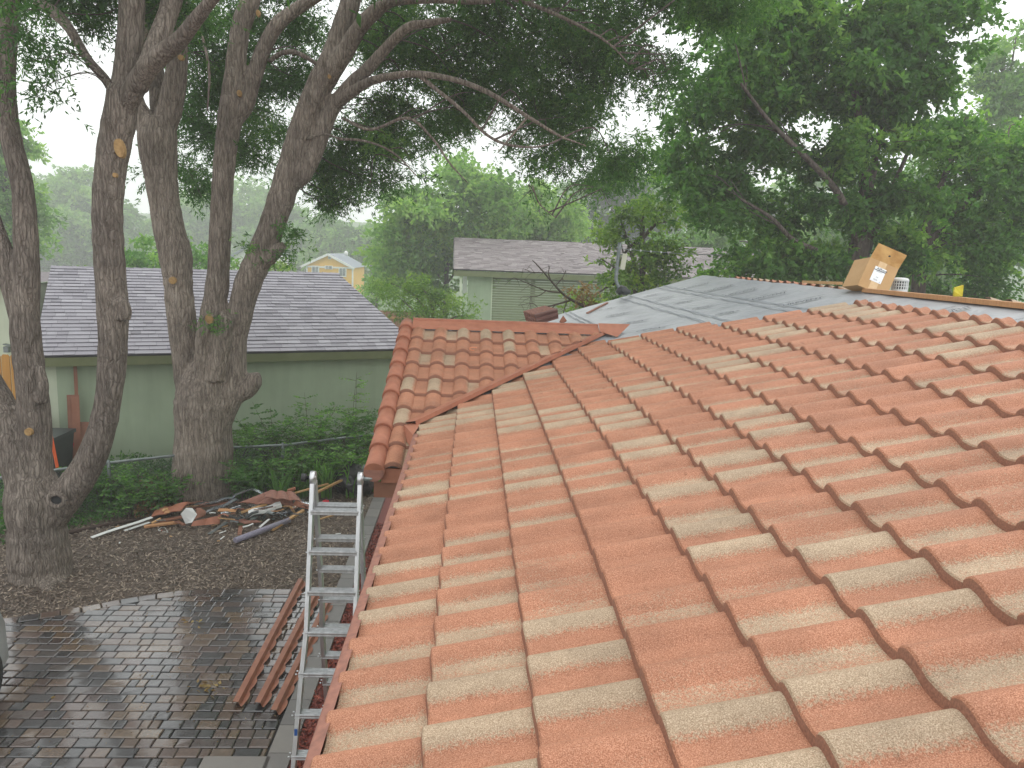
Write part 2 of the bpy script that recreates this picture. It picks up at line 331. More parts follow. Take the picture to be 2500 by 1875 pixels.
def build_paving():
    b = MB(); z0 = .004
    def paver(cx, cy, lx, ly, rot=0):
        c, s = math.cos(rot), math.sin(rot); t = R_.choice([.02, .1, .2, .3, .42, .5, .58, .66, .74, .8, .9, 1.0]); t += R_.uniform(-.04, .04)
        h = .022+R_.uniform(-.002, .002); iv = .009; dz = [R_.uniform(-.0016, .0016) for _ in range(4)]
        V = []
        for k, (ex, zz) in enumerate(((0, z0), (0, h-.006), (iv, h))):
            for q, (sx, sy) in enumerate(((-1, -1), (1, -1), (1, 1), (-1, 1))):
                x, y = sx*(lx/2-ex), sy*(ly/2-ex); V.append((cx+c*x-s*y, cy+s*x+c*y, zz+(dz[q] if k else 0)))
        Fc = [(8, 9, 10, 11)]
        for k in range(2):
            for q in range(4): q2 = (q+1) % 4; Fc.append((k*4+q, k*4+q2, k*4+4+q2, k*4+4+q))
        b.mesh(V, Fc, 0, t)
    y = 3.6; wd = .136; row = 0
    while y < 9.6:
        x = -8.5+R_.uniform(0, .1)
        while x < -1.70:
            L = R_.choice([.09, .135, .135, .20, .20, .235]); xr = min(x+L, -1.68); Lr = xr-x
            lim = edge_y((x+xr)/2)-.176
            if Lr > .04 and y-wd/2+.03 < lim:
                yt = min(y+wd/2, lim); paver((x+xr)/2, (y-wd/2+yt)/2, Lr-.010, yt-y+wd/2-.012)
            x = xr if xr > -1.69 else x+L
        y += wd; row += 1
    # border course standing along the edge
    s = 0; seg = list(zip(EDGE, EDGE[1:])); total = sum(math.dist(p, q) for p, q in seg)
    while s < total:
        t = s
        for p, q in seg:
            l = math.dist(p, q)
            if t <= l:
                f = t/l; cx, cy = p[0]+(q[0]-p[0])*f, p[1]+(q[1]-p[1])*f; rt = math.atan2(q[1]-p[1], q[0]-p[0]); break
            t -= l
        paver(cx+math.sin(rt)*.09, cy-math.cos(rt)*.09, .20, .155, rt); s += .208
    b.build('paving', paver_material(), kind='structure')
    g = MB(); pts = [(x, y-.01, z0) for x, y in EDGE]; g.face([(-9.5, 3, z0), (-1.66, 3, z0)]+list(reversed(pts)))
    g.build('paving_sand', simple('wet_sand', (.014, .011, .010), (.008, .007, .006), 60, .7, 0, .5, .01), kind='structure')
build_paving()
def build_path():
    b = MB(); y = 2.5
    while y < 15.5:
        L = .405
        for (x0, x1) in ((-1.655, -1.445),):
            b.box(((x0+x1)/2, y+L/2, .022), (x1-x0-.006, L-.008, .05), 0, tone=R_.uniform(.2, .9))
        y += L
    b.box((-1.9, 5.35, .032), (.56, 1.5, .03), 0, tone=.8)
    b.build('path', M['slab'], kind='structure')
    b = MB(); b.face([(-1.45, 2, .006), (-.1, 2, .006), (-.1, 15.5, .006), (-1.45, 15.5, .006)], tone=.3)
    b.build('mulch_bed', M['redchip'], kind='structure')
build_path()
def chips(name, mat, x0, x1, y0, y1, n, z, L, W, test=None):
    P = np.c_[rng.uniform(x0, x1, n), rng.uniform(y0, y1, n), z+rng.uniform(0, .02, n)]
    if test is not None: P = P[test(P)]
    n = len(P); a = rng.uniform(0, 2*np.pi, n); tl = rng.normal(0, .35, n)
    d = np.c_[np.cos(a)*np.cos(tl), np.sin(a)*np.cos(tl), np.sin(tl)]; s = np.c_[-np.sin(a), np.cos(a), rng.normal(0, .4, n)]
    l = (L*rng.uniform(.5, 1.5, n))[:, None]/2; wv = (W*rng.uniform(.6, 1.4, n))[:, None]/2
    V = np.stack([P-d*l-s*wv*.6, P+d*l-s*wv, P+d*l*1.1+s*wv*.7, P-d*l+s*wv], 1)
    return quads_obj(name, V, np.clip(rng.normal(.45, .25, n), 0, 1), mat, kind='stuff')
EX = np.array([e[0] for e in EDGE]); EY = np.array([e[1] for e in EDGE])
tag(chips('bark_chips', M['chip'], -9.5, -1.66, 7.4, 15.5, 60000, .006, .045, .014, lambda P: P[:, 1] > np.interp(P[:, 0], EX, EY)+.0), 'brown bark chips covering the yard around the tree trunks', 'bark mulch')
tag(chips('red_mulch', M['redchip'], -1.44, -.5, 3, 12, 16000, .012, .06, .016), 'dark red wood mulch strip between slab path and house', 'red mulch')

# ------------------------------------------------------------------ tiled roof
TAN = .3107; TH = math.atan(TAN); CT, ST = math.cos(TH), math.sin(TH)
LIP = .037; HUMP = .040
def prof(s):
    if s <= 0: return 0.0
    if s < .25: return .004+HUMP*(.22+.78*math.sin(math.pi/2*s/.25))
    if s < .58: return .002+HUMP*math.cos(math.pi/2*(s-.25)/.33)**1.15
    return .002-.006*math.sin(math.pi*(s-.58)/.42)
FRONT = None
SS = [0, .012, .05, .1, .16, .22, .28, .34, .40, .46, .51, .55, .578, .60, .66, .74, .84, .92, .975]
def prof_wing(s):
    if 0 < s < .57: return .008+.040*math.sin(math.pi*s/.57)**.75
    return 0.0
def tile_field(name, parent, origin, up, along, course_list, e, period, mat, clip=None, pf=None):
    pf = pf or prof
    """courses = list of (k, b0, b1, length): along = direction in which s grows"""
    up = Vector(up).normalized(); along = Vector(along).normalized(); nrm = along.cross(up).normalized()
    if nrm.z < 0: nrm = -nrm
    b = MB()
    for (k, b0, b1, L) in course_list:
        n0, n1 = math.floor(b0/period), math.ceil(b1/period)
        seq = []; 
        while len(seq) < n1-n0+2: seq += [R_.choice('AABBBCD')]*R_.choice([1, 2, 3, 3]) if R_.random() < .8 else [R_.choice('CD')]
        ph = R_.uniform(-.006, .006); cols = []
        for n in range(n0, n1):
            t = seq[n-n0]; jit = R_.uniform(-.06, .06); pj = R_.uniform(-.0015, .0015)
            for i, s in enumerate(SS):
                a = (n+s)*period
                if a < b0-1e-6 or a > b1+1e-6: continue
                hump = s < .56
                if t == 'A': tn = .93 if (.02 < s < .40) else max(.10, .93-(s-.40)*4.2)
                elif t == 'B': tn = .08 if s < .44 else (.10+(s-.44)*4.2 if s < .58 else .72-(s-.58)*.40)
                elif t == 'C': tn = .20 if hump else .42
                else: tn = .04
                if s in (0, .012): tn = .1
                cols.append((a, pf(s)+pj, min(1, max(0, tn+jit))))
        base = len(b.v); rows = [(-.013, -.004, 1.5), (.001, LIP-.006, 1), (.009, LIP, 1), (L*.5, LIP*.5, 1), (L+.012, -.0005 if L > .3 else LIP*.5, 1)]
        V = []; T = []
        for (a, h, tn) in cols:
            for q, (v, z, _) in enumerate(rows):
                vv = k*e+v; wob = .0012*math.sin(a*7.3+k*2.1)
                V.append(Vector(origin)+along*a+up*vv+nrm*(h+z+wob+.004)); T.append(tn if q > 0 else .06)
        nr = len(rows); Fc = []; Ff = []
        for c in range(len(cols)-1):
            if cols[c+1][0]-cols[c][0] > period*.5: continue
            for q in range(nr-1): (Ff if q == 0 else Fc).append((c*nr+q, (c+1)*nr+q, (c+1)*nr+q+1, c*nr+q+1))
        b.mesh(V, Fc, 0, T, True)
        bb = len(b.v)-len(V)
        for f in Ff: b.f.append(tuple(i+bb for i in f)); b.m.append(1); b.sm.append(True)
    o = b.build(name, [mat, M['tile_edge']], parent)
    bm = bmesh.new(); bm.from_mesh(o.data)
    for (co, no) in (clip or []):
        bmesh.ops.bisect_plane(bm, geom=bm.verts[:]+bm.edges[:]+bm.faces[:], dist=1e-5, plane_co=co, plane_no=no, clear_outer=True)
    bmesh.ops.recalc_face_normals(bm, faces=bm.faces[:])
    for ed in bm.edges:
        if len(ed.link_faces) == 2 and ed.link_faces[0].normal.angle(ed.link_faces[1].normal, 0) > .6: ed.smooth = False
    bm.to_mesh(o.data); bm.free(); o.data.update()
    if sum(p.normal.z for p in o.data.polygons) < 0: o.data.flip_normals()
    return o
house = thing('tiled_house', 'terracotta tiled house whose wet roof fills the foreground, part still under grey felt', 'house', loc=(0, 0, 0))
DECK0 = CZ-1.478-.088                    # deck height at X = 0
def dz_(X): return DECK0+TAN*X
PER = .2561; EC = .368
VAL_A = Vector((-.48, 7.30, 0)); VAL_B = Vector((1.81, 9.88, 0)); VD = (VAL_B-VAL_A).normalized(); VN = Vector((VD.y, -VD.x, 0))   # towards the main slope
# main slope: s grows towards -Y, crest at s=.3
Ycrest = 8.41
org = Vector((.604-0*CT, Ycrest+.22*PER, dz_(.604)))
starts = {9: 3.5, 8: 3.5-0.0, 7: 2.5, 6: 1.4, 5: -.6, 4: -1.6, 3: -2.6, 2: -4, 1: -6, 0: -7, -1: -8, -2: -8, -3: -8}
cl = []
for k in range(-3, 10):
    j0 = starts[k]; j0 = {9: 4, 8: 3, 7: 2, 6: 1, 5: -1, 4: -2}.get(k, j0)
    cl.append((k, j0*PER, (Ycrest-.4+.3)/PER*PER+1.6, EC if k < 9 else .085))
tile_field('main_tiles', house, org, (CT, 0, ST), (0, -1, 0), cl, EC, PER, M['tile'], clip=[(VAL_A+VN*.0, -VN)])
# wing slope: s grows towards +X
WY0 = 6.632; WE = .3356/CT; WPER = .28
WZ0 = CZ-1.63+TAN*(WY0-7.3)-.088
worg = Vector((-.66-.27*WPER, WY0, WZ0))
def wz(Y): return WZ0+TAN*(Y-WY0)
tile_field('wing_tiles', house, worg, (0, CT, ST), (1, 0, 0), [(k, -.10, 1.3, WE) for k in range(0, 2)], WE, WPER, M['tile'], pf=prof_wing)
tile_field('wing_tiles', house, worg, (0, CT, ST), (1, 0, 0), [(k, -.10, 3.1, WE) for k in range(2, 9)], WE, WPER, M['tile'], clip=[(VAL_A+VN*.03, VN)], pf=prof_wing)
def quad(name, pts, mat, parent, thick=0.0):
    b = MB(); b.face(pts)
    if thick:
        q = [Vector(p)-Vector((0, 0, thick)) for p in pts]; b.face(list(reversed(q)))
        n = len(pts)
        for i in range(n): b.face([pts[i], q[i], q[(i+1) % n], pts[(i+1) % n]])
    return b.build(name, mat, parent)
RX = 4.25; RZ = dz_(RX); GY = 14.2
EX0 = -.43
# grey felt over the whole main deck (visible where tiles are missing), gently rumpled
b = MB(); nx, ny = 60, 150
V = []
for i in range(nx+1):
    for j in range(ny+1):
        X = EX0+(RX-EX0)*i/nx; Y = -1.6+(GY+1.6)*j/ny
        rum = .006*math.sin(X*9+Y*1.3)*math.sin(Y*4.1+X)+.004*math.sin(Y*13+X*5)
        if Y < 7: rum = 0
        edge = min(1, (GY-Y)/.3)
        V.append((X, Y, dz_(X)-.004+rum*edge+(.012*math.exp(-((X-3.0)**2+(Y-13.6)**2)/.12))))
b.mesh(V, [(i*(ny+1)+j, (i+1)*(ny+1)+j, (i+1)*(ny+1)+j+1, i*(ny+1)+j+1) for i in range(nx) for j in range(ny)], smooth=True)
felt = b.build('underlayment', M['felt'], house)
quad('back_underlayment', [(RX, -1.6, RZ-.006), (RX+4.4, -1.6, RZ-.006-4.4*TAN), (RX+4.4, GY, RZ-.006-4.4*TAN), (RX, GY, RZ-.006)], M['felt'], house)
WR = 9.80                                   # wing ridge
WX0 = -.86
quad('wing_deck', [(WX0, WY0+.03, wz(WY0+.03)-.003), (3.4, WY0+.03, wz(WY0+.03)-.003), (3.4, WR, wz(WR)-.003), (WX0, WR, wz(WR)-.003)], M['felt'], house)
quad('wing_back_felt', [(WX0, WR, wz(WR)-.003), (1.7, WR, wz(WR)-.003), (1.7, 13.2, wz(WR)-3.4*TAN), (WX0, 13.2, wz(WR)-3.4*TAN)], M['felt'], house)
# seams and printed lettering on the felt
b = MB()
def fline(X0, Y0, X1, Y1, wd, mi=0, lift=.012):
    n = max(2, int(abs(Y1-Y0)/.12)+int(abs(X1-X0)/.12)); pts = [(X0+(X1-X0)*i/n, Y0+(Y1-Y0)*i/n) for i in range(n+1)]
    d = Vector((X1-X0, Y1-Y0, 0)).normalized(); s = Vector((-d.y, d.x, 0))*wd/2
    for p, q in zip(pts, pts[1:]):
        P = [Vector((*p, 0))-s, Vector((*q, 0))-s, Vector((*q, 0))+s, Vector((*p, 0))+s]
        b.face([(v.x, v.y, dz_(v.x)+lift+.004*math.sin(v.y*9)) for v in P], mi)
for X in (1.70, 1.78, 2.70, 2.86, 3.38, 3.50): b = MB(); fline(X, 14.1, X+.06, 8.0 if X > 2 else 11.2, .018, 0); b.build('felt_seam', M['inkline'], house)
def text_mesh(txt, size):
    cu = bpy.data.curves.new('txt', 'FONT'); cu.body = txt; cu.size = size; cu.offset = size*.012
    o = bpy.data.objects.new('txt', cu); COL.objects.link(o)
    dg = bpy.context.evaluated_depsgraph_get(); me = bpy.data.meshes.new_from_object(o.evaluated_get(dg))
    vs = [v.co.copy() for v in me.vertices]; fs = [tuple(p.vertices) for p in me.polygons]
    bpy.data.objects.remove(o); bpy.data.curves.remove(cu); bpy.data.meshes.remove(me); return vs, fs
tv, tf = text_mesh('UREVENT', .155); tv2, tf2 = text_mesh('HIGH TEMP ROOFING UNDERLAYMENT', .05)
def put_text(vs, fs, X, Y, ang=0.0, sx=1.0):
    # reads along +X (up the slope), letters' tops towards +Y
    c, s = math.cos(ang), math.sin(ang); P = []
    for v in vs:
        x, y = v.x*sx, v.y; P.append(Vector((X+c*x-s*y, Y+s*x+c*y, 0)))
    b = MB(); b.mesh([(p.x, p.y, dz_(p.x)+.016) for p in P], fs); b.build('felt_lettering', M['ink'], house)
for i, Y in enumerate([12.45, 11.35, 10.30, 9.30, 8.25, 7.2]):
    put_text(tv, tf, 3.50+.02*(i % 2), Y+.3, -.38, .62); put_text(tv2, tf2, 3.52, Y+.50, -.38, .55)
for Y in (13.2, 12.3, 11.2, 10.2, 9.2): put_text(tv, tf, 2.93, Y, -.75, .42)
for Y in (13.0, 11.9, 10.6, 9.6): put_text(tv, tf, 2.06, Y, -.75, .62)
for Y in (6.15, 5.2, 4.3): put_text(tv, tf, 3.80, Y, -.25, .42); put_text(tv2, tf2, 3.80, Y+.2, -.25, .30)
# trims
b = MB()
EVX = -.455
b.mesh([(x, y, dz_(-.449)+h) for y in (-1.5, 6.85) for (x, h) in ((-.452, .072), (-.492, .060), (-.500, .052), (-.500, -.075), (-.43, -.08))], [(0, 1, 6, 5), (1, 2, 7, 6), (2, 3, 8, 7), (3, 4, 9, 8)])

b.build('eave_trim', M['trim_side'], house)
def vz(p): return dz_(p.x)
b = MB(); n = 30; V = []
for i in range(n+1):
    p = VAL_A+VD*(-.10)+VD*(3.62*i/n)
    for (off, h) in ((-.10, .070), (-.09, .120), (.055, .124), (.065, .080)):
        q = p-VN*off*-1 if False else p+VN*(-off if False else off); V.append((q.x, q.y, vz(q)+h+.0))
b.mesh(V, [(i*4+k, (i+1)*4+k, (i+1)*4+k+1, i*4+k+1) for i in range(n) for k in range(3)])
b.build('valley_trim', M['trim'], house)
b = MB(); p = VAL_A+VD*-.06
b.mesh([(p.x-.10, p.y-.0, vz(p)+.07), (p.x+.05, p.y+.12, vz(p)+.101), (p.x+.06, p.y-.1, vz(p)+.101), (-.497, 6.80, dz_(-.449)+.062), (-.505, 6.80, dz_(-.449)-.06), (p.x-.12, p.y-.02, vz(p)-.03)], [(0, 1, 2, 3), (0, 3, 4, 5)])
b.build('valley_corner', M['trim'], house)
def barrel(mb, a, c, r0, r1, n=16):
    mb.tube([a, c], [r0, r1], n)
b = MB(); yy = WY0-.06; k = 0
while yy < WR-.05:
    y2 = min(yy+.345, WR+.02); X = -.815
    barrel(b, (X-.0, yy, wz(yy)+.012), (X, y2+.02, wz(y2+.02)+.002), .093, .078); yy += .3356; k += 1
b.build('rake_barrel', M['trim'], house)
b = MB(); b.tube([(-.815, WY0-.066, wz(WY0)-.006), (-.815, WY0-.0605, wz(WY0)-.006)], .086, 24); b.build('rake_end_cap', M['trim_side'], house)
b = MB()      # wing ridge flashing: apron, face and top lip
prs = [(WR-.18, wz(WR-.18)+.035), (WR-.14, wz(WR-.14)+.066), (WR-.02, wz(WR)+.070), (WR-.015, wz(WR)+.094), (WR+.02, wz(WR)+.098), (WR+.025, wz(WR)+.05)]
xr = 1.62
V = [(x, y, z) for x in (-.74, xr) for (y, z) in prs]
b.mesh(V, [(i, i+6, i+7, i+1) for i in range(5)])
b.mesh([(xr, WR-.16, wz(WR)+.02), (xr, WR-.015, wz(WR)+.11), (xr+.42, WR+.02, dz_(xr+.42)+.10), (xr+.22, WR-.2, dz_(xr+.1)+.05)], [(0, 1, 2, 3)])
b.build('wing_ridge_flashing', M['trim'], house)
pa, pb = DY(1335, 733, 10.0), DY(1366, 714, 10.2)
b = MB(); b.bar(pa, pb, .05, .012, Vector((0, -.5, 1))); b.build('copper_edge', M['copper'], house)
# eaves, walls
b = MB()
b.bar((WX0+.1, WY0+.02, wz(WY0)-.055), (.3, WY0+.02, wz(WY0)-.055), .03, .13); b.build('wing_eave_trim', M['trim'], house)
b = MB()
b.bar((EVX+.045, -1.5, dz_(-.4)-.14), (EVX+.045, 14.2, dz_(-.4)-.14), .03, .15)
b.bar((WX0+.03, WY0+.06, wz(WY0)-.2), (.0, WY0+.06, wz(WY0)-.2), .03, .14)
b.bar((WX0+.0, WY0+.1, wz(WY0+.1)-.10), (WX0, WR, wz(WR)-.10), .03, .16, Vector((0, -ST, CT)))
b.bar((WX0+.0, WR, wz(WR)-.10), (WX0, 13.0, wz(WR)-3.2*TAN-.10), .03, .16, Vector((0, ST, CT)))
b.build('fascia', M['brownboard'], house)
b = MB(); hw = wz(WY0)-.25
b.mesh([(-.62, 7.0, 0), (-.62, 12.8, 0), (-.62, 12.8, hw), (-.62, 7.0, hw), (-.62, WR, wz(WR)-.12), (4, 7.0, 0), (4, 7.0, hw), (0, 7.0, 0)], [(0, 1, 2, 4, 3), (5, 0, 3, 6)])
b.mesh([(-.08, -1.5, 0), (-.08, 7.0, 0), (-.08, 7.0, 2.6), (-.08, -1.5, 2.6), (-.08, 14.0, 0), (-.08, 14.0, 2.6), (8, 14, 0), (8, 14, 2.6), (RX, 14, RZ-.05)], [(0, 1, 2, 3), (1, 4, 5, 2), (4, 6, 7, 8, 5)])
b.build('wall', M['wall'], house)
# back slope tiles peeping over the ridge
borg = Vector((RX+.50*CT+.02, 0, RZ-.50*ST+.0))
tile_field('back_tiles', house, borg, (-CT, 0, ST), (0, 1, 0), [(0, 8.9, 12.7, .44)], EC, PER, M['tile'])
tile_field('back_tiles', house, borg, (-CT, 0, ST), (0, 1, 0), [(0, 2.6, 6.25, .50)], EC, PER, M['tile'])

# ------------------------------------------------------------------ things lying on the roof
t = MB(); ya, yb = 8.12, 5.28
t.bar((4.20, yb, dz_(4.20)+.022), (4.215, ya, dz_(4.21)+.022), .085, .042); o = t.build('ridge_board', M['wood']); tag(o, 'long orange-brown board along the ridge in front of the cardboard box', 'board')
t = MB(); t.bar((4.185, 3.3, dz_(4.18)+.024), (4.195, 5.26, dz_(4.19)+.024), .10, .045); o = t.build('ridge_board', M['wood2']); tag(o, 'paler board end at the right edge, butting the long ridge board', 'board')
t = MB(); t.bar((RX+.06, 9.9, RZ+.035), (RX+.09, 8.98, RZ+.055), .07, .035); o = t.build('ridge_board', M['wood2']); tag(o, 'short pale board on the far tile edge left of the cardboard box', 'board')
# cardboard box
zc = lambda x, y: (2040+x/11.06, 590+y/11.06)
TL = PY(*zc(945, 420), 8.30); TR = PY(*zc(1700, 740), 8.22); BL = PY(*zc(600, 1170), 8.10); BR = TR+(BL-TL)
bk = PY(*zc(510, 500), 8.72)-TL
bx = thing('cardboard_box', 'open cardboard box with white shipping label tilted on the ridge', 'box', loc=BL)
def local(pts, o): return [Vector(p)-o.location for p in pts]
b = MB(); P = local([TL, TR, BR, BL, TL+bk, TR+bk, BR+bk, BL+bk], bx)
b.mesh(P, [(3, 2, 1, 0), (0, 4, 7, 3), (1, 2, 6, 5), (3, 7, 6, 2), (4, 5, 6, 7)]); b.build('carton', M['card'], bx)
F1, F2 = PY(*zc(1170, 35), 8.36), PY(*zc(1930, 370), 8.28)
b = MB(); nn = Vector((0, -.004, .002)); q = local([TL, TR, F2, F1], bx); b.mesh(q+[v+Vector((0, .006, 0)) for v in q], [(0, 1, 2, 3), (7, 6, 5, 4), (0, 4, 5, 1), (1, 5, 6, 2), (2, 6, 7, 3), (3, 7, 4, 0)])
fl = b.build('flap', M['card2'], bx)
c = sum((Vector(v) for v in q), Vector())/4+(q[1]-q[0])*.03; b = MB(); b.tube([c+Vector((0, -.002, 0)), c+Vector((0, .008, 0))], .012, 12); b.build('punch_hole', M['black'], fl)
ux = (TR-TL); uy = (BL-TL); nrm = ux.cross(uy).normalized()
if nrm.y > 0: nrm = -nrm
def onbox(a, b_, off): return TL+ux*a+uy*b_+nrm*off-bx.location
b = MB(); b.face([onbox(.34, 0, .002), onbox(.60, 0, .002), onbox(.60, 1, .002), onbox(.34, 1, .002)]); tp = b.build('tape', M['tape'], bx)
b = MB(); b.face([onbox(.27, .20, .004), onbox(.66, .20, .004), onbox(.66, .70, .004), onbox(.27, .70, .004)]); lb = b.build('shipping_label', M['paper'], bx)
b = MB(); b.face([onbox(.27, .30, .005), onbox(.66, .30, .005), onbox(.66, .325, .005), onbox(.27, .325, .005)])
vs, fs = text_mesh('AJRosa', .04)
W_, H_ = ux.length, uy.length
def box_text(txt, size, a, c_):
    vs, fs = text_mesh(txt, size); b.mesh([onbox(a+v.x/W_, c_-v.y/H_, .0055) for v in vs], [tuple(reversed(f)) for f in fs])
box_text('AJRosa', .040, .34, .285); box_text('RECYCLED', .012, .36, .36); box_text('120', .016, .42, .55); box_text('TOP', .022, .37, .65); box_text('A', .018, .58, .67)
b.build('label_print', M['ink'], lb)
# vent
vc = Vector((4.23, 8.42, 0)); vc = PY(2195, 712, 8.42); vt = thing('roof_vent', 'white slotted round vent cap behind the ridge board right of the cardboard box', 'roof vent', loc=vc)
r = .085
b = MB(); b.tube([(0, 0, .115), (0, 0, .135), (0, 0, .150), (0, 0, .156)], [r*1.06, r*1.04, r*.85, r*.45], 24); b.build('cap', M['white'], vt)
b = MB()
for k in range(20):
    a = 2*math.pi*k/20; b.box((math.cos(a)*r*.98, math.sin(a)*r*.98, .07), (.008, .010, .10), a)
for z in (.0, .055, .085): b.tube([(0, 0, z+.0), (0, 0, z+(.03 if z == 0 else .008))], r, 24, cap=False)
b.build('slotted_ring', M['white'], vt); b = MB(); b.tube([(0, 0, -.03), (0, 0, .115)], r*.82, 20); b.build('vent_core', M['dark'], vt)
ys_ = PY(2341, 722, 6.5); b = MB(); q = [PY(2329, 724, 6.5), PY(2350, 724, 6.5), PY(2353, 696, 6.55), PY(2332, 702, 6.55), PY(2330, 712, 6.5)]
b.mesh(q+[v+Vector((.02, .05, 0)) for v in q], [(0, 1, 2, 3, 4), (9, 8, 7, 6, 5), (0, 5, 6, 1), (1, 6, 7, 2), (2, 7, 8, 3), (3, 8, 9, 4), (4, 9, 5, 0)])
tag(b.build('foam_scrap', M['yfoam']), 'ragged yellow foam scrap standing on the ridge beside the curved tiles', 'foam scrap')
# bundle of tiles on the felt
tb = thing('tile_bundle', 'stacked bundle of spare brown roof tiles on the grey felt behind the wing ridge', 'tile stack', loc=(1.30, 12.6, dz_(1.3)))
zt = lambda x, y: (1280+x/14.75, 730+y/14.75)
A_, B_, C_, D_ = [PY(*zt(*p), 12.3) for p in ((385, 560), (1190, 350), (1240, 700), (500, 930))]
bkv = Vector((-.16, .34, .02))
for k in range(6):
    b = MB(); o_ = bkv*(k/5.0); n = 16; V = []
    for i in range(n+1):
        u = i/n
        for (s_) in (0, 1):
            p = (A_+(D_-A_)*u) if s_ == 0 else (B_+(C_-B_)*u)
            V.append(p+o_+Vector((0, -1, .2))*(.014*math.sin(u*math.pi*4))-tb.location)
    V2 = [v+Vector((-.01, .045, .0)) for v in V]
    Fc = [(i*2, i*2+1, i*2+3, i*2+2) for i in range(n)]; m_ = len(V)
    b.mesh(V+V2, Fc+[tuple(x+m_ for x in reversed(f)) for f in Fc]+[(i*2, i*2+2, m_+i*2+2, m_+i*2) for i in range(n)]+[(i*2+1, m_+i*2+1, m_+i*2+3, i*2+3) for i in range(n)]+[(0, m_, m_+1, 1)])
    o = b.build('tile_panel', M['trim_side'] if k else simple('dark_tile_back', (.17, .075, .06), (.12, .05, .04), 5, .6), tb)
b = MB(); q = [PY(*zt(*p), 12.2) for p in ((1270, 790), (1400, 590), (1530, 770), (1370, 850))]; b.mesh([*q, *[v+Vector((0, .03, -.02)) for v in q]], [(0, 3, 2, 1), (4, 5, 6, 7), (0, 1, 5, 4), (1, 2, 6, 5), (2, 3, 7, 6), (3, 0, 4, 7)])
tag(b.build('broken_tile', M['trim']), 'small broken tile piece lying right of the tile bundle', 'tile piece')
b = MB(); pa, pb = PZ(1385, 768, 0), 0
pa = Vector((1.95, 13.0, dz_(1.95)+.02)); pb = Vector((2.42, 13.75, dz_(2.42)+.02)); b.bar(pa, pb, .04, .02)
tag(b.build('metal_strip', M['brownboard']), 'thin brown metal strip lying near the far felt edge', 'metal strip')
# curled metal off-cut on wing
q = PZ(1156, 866, 0); pw = ray(1156, 866); tt = (wz(0)-CZ)/(pw.z-TAN*pw.y); pc = Vector((0, 0, CZ))+pw*tt
b = MB(); pts = [pc+Vector((math.cos(a)*.05, math.sin(a)*.035, .07+.015*math.sin(a))) for a in [x*.35 for x in range(2, 15)]]; b.tube(pts, .005, 6)
tag(b.build('metal_curl', M['copper']), 'small curled orange metal off-cut on the wing tiles', 'off-cut')
# mast
mb_ = DY(1346, 634, 13.9); ms = thing('antenna_mast', 'bent grey pole with long white antenna panel at the far felt edge', 'antenna mast', loc=mb_)
L_ = lambda *p: DY(p[0], p[1], 13.9)-mb_
pts, rs = spline([L_(1346, 634), L_(1338, 622), L_(1332, 610), L_(1331, 596), L_(1334, 570), L_(1339, 524)], [.035]*6, 5)
b = MB(); b.tube(pts, .033, 12); b.build('pole', M['galv'], ms)
b = MB(); q0, q1 = L_(1341, 582), L_(1347, 548); b.bar(q0+Vector((.02, -.03, 0)), q1+Vector((.02, -.03, 0)), .085, .05, Vector((0, 1, 0))); b.build('antenna_panel', simple('cream_plastic', (.62, .62, .48), (.56, .55, .42), 4, .5), ms)
b = MB(); pts, rs = spline([L_(1334, 634), L_(1343, 626), L_(1352, 630), L_(1362, 631)], [.05, .085, .07, .03], 4); b.tube(pts, rs, 10); b.build('tar_boot', M['dark'], ms)
for h in ((1341, 580), (1346, 550), (1338, 535)):
    b = MB(); p = L_(*h); b.box(p, (.1, .06, .02)); b.build('clamp', M['galv'], ms)
b = MB(); pts = [DY(1340+ (1560-1340)*k/10, 537+ (551-537)*k/10+2.5*math.sin(k/10*math.pi), 13.9+k*.25) for k in range(11)]; b.tube(pts, .006, 6)
cb = b.build('service_cable', M['galv']); tag(cb, 'pale service cable stretched right from the antenna mast', 'cable')
for k in (1, 2, 3, 4):
    b2 = MB(); b2.box(pts[k], (.022, .022, .035)); b2.build('insulator', M['white'], cb)

# ------------------------------------------------------------------ shingle houses
def shingles(name, parent, o, along, up, L, H, mat, row=.143, tab=.30, clip=None, thick=.009):
    o = Vector(o); along = Vector(along).normalized(); up = Vector(up).normalized(); nrm = along.cross(up).normalized()
    if nrm.z < 0: nrm = -nrm
    b = MB(); k = 0; v = 0.0
    while v < H-.02:
        a = -R_.uniform(0, tab)
        while a < L:
            wv = tab*R_.choice([.55, .8, 1, 1.15]); a0, a1 = max(a, 0), min(a+wv-.004, L); a += wv
            if a1-a0 < .02: continue
            th = thick*R_.choice([.8, 1.0, 1.5]); t = min(1, max(0, R_.gauss(.55, .13)))
            lo, hi = v-.004*R_.random(), min(v+row+.02, H)
            P = [o+along*a0+up*lo, o+along*a1+up*lo, o+along*a1+up*hi, o+along*a0+up*hi]
            T = [P[0]+nrm*(th+.012), P[1]+nrm*(th+.012), P[2]+nrm*.004, P[3]+nrm*.004]
            b.mesh([*T, P[0], P[1]], [(0, 1, 2, 3), (4, 5, 1, 0)], 0, [t]*4+[0, 0])
        v += row
    ob = b.build(name, mat, parent)
    bm = bmesh.new(); bm.from_mesh(ob.data)
    for co, no in (clip or []): bmesh.ops.bisect_plane(bm, geom=bm.verts[:]+bm.edges[:]+bm.faces[:], dist=1e-5, plane_co=co, plane_no=no, clear_outer=True)
    bm.to_mesh(ob.data); bm.free(); return ob
# --- house A (green, left)
EA = PZ(97, 870, 2.3); EB = PZ(1028, 852, 2.3); 
alA = (EB-EA).normalized(); alA.z = 0; alA.normalize(); nA = Vector((-alA.y, alA.x, 0))
if nA.y < 0: nA = -nA
E0 = EA-alA*.10; LA = (EB-E0).length
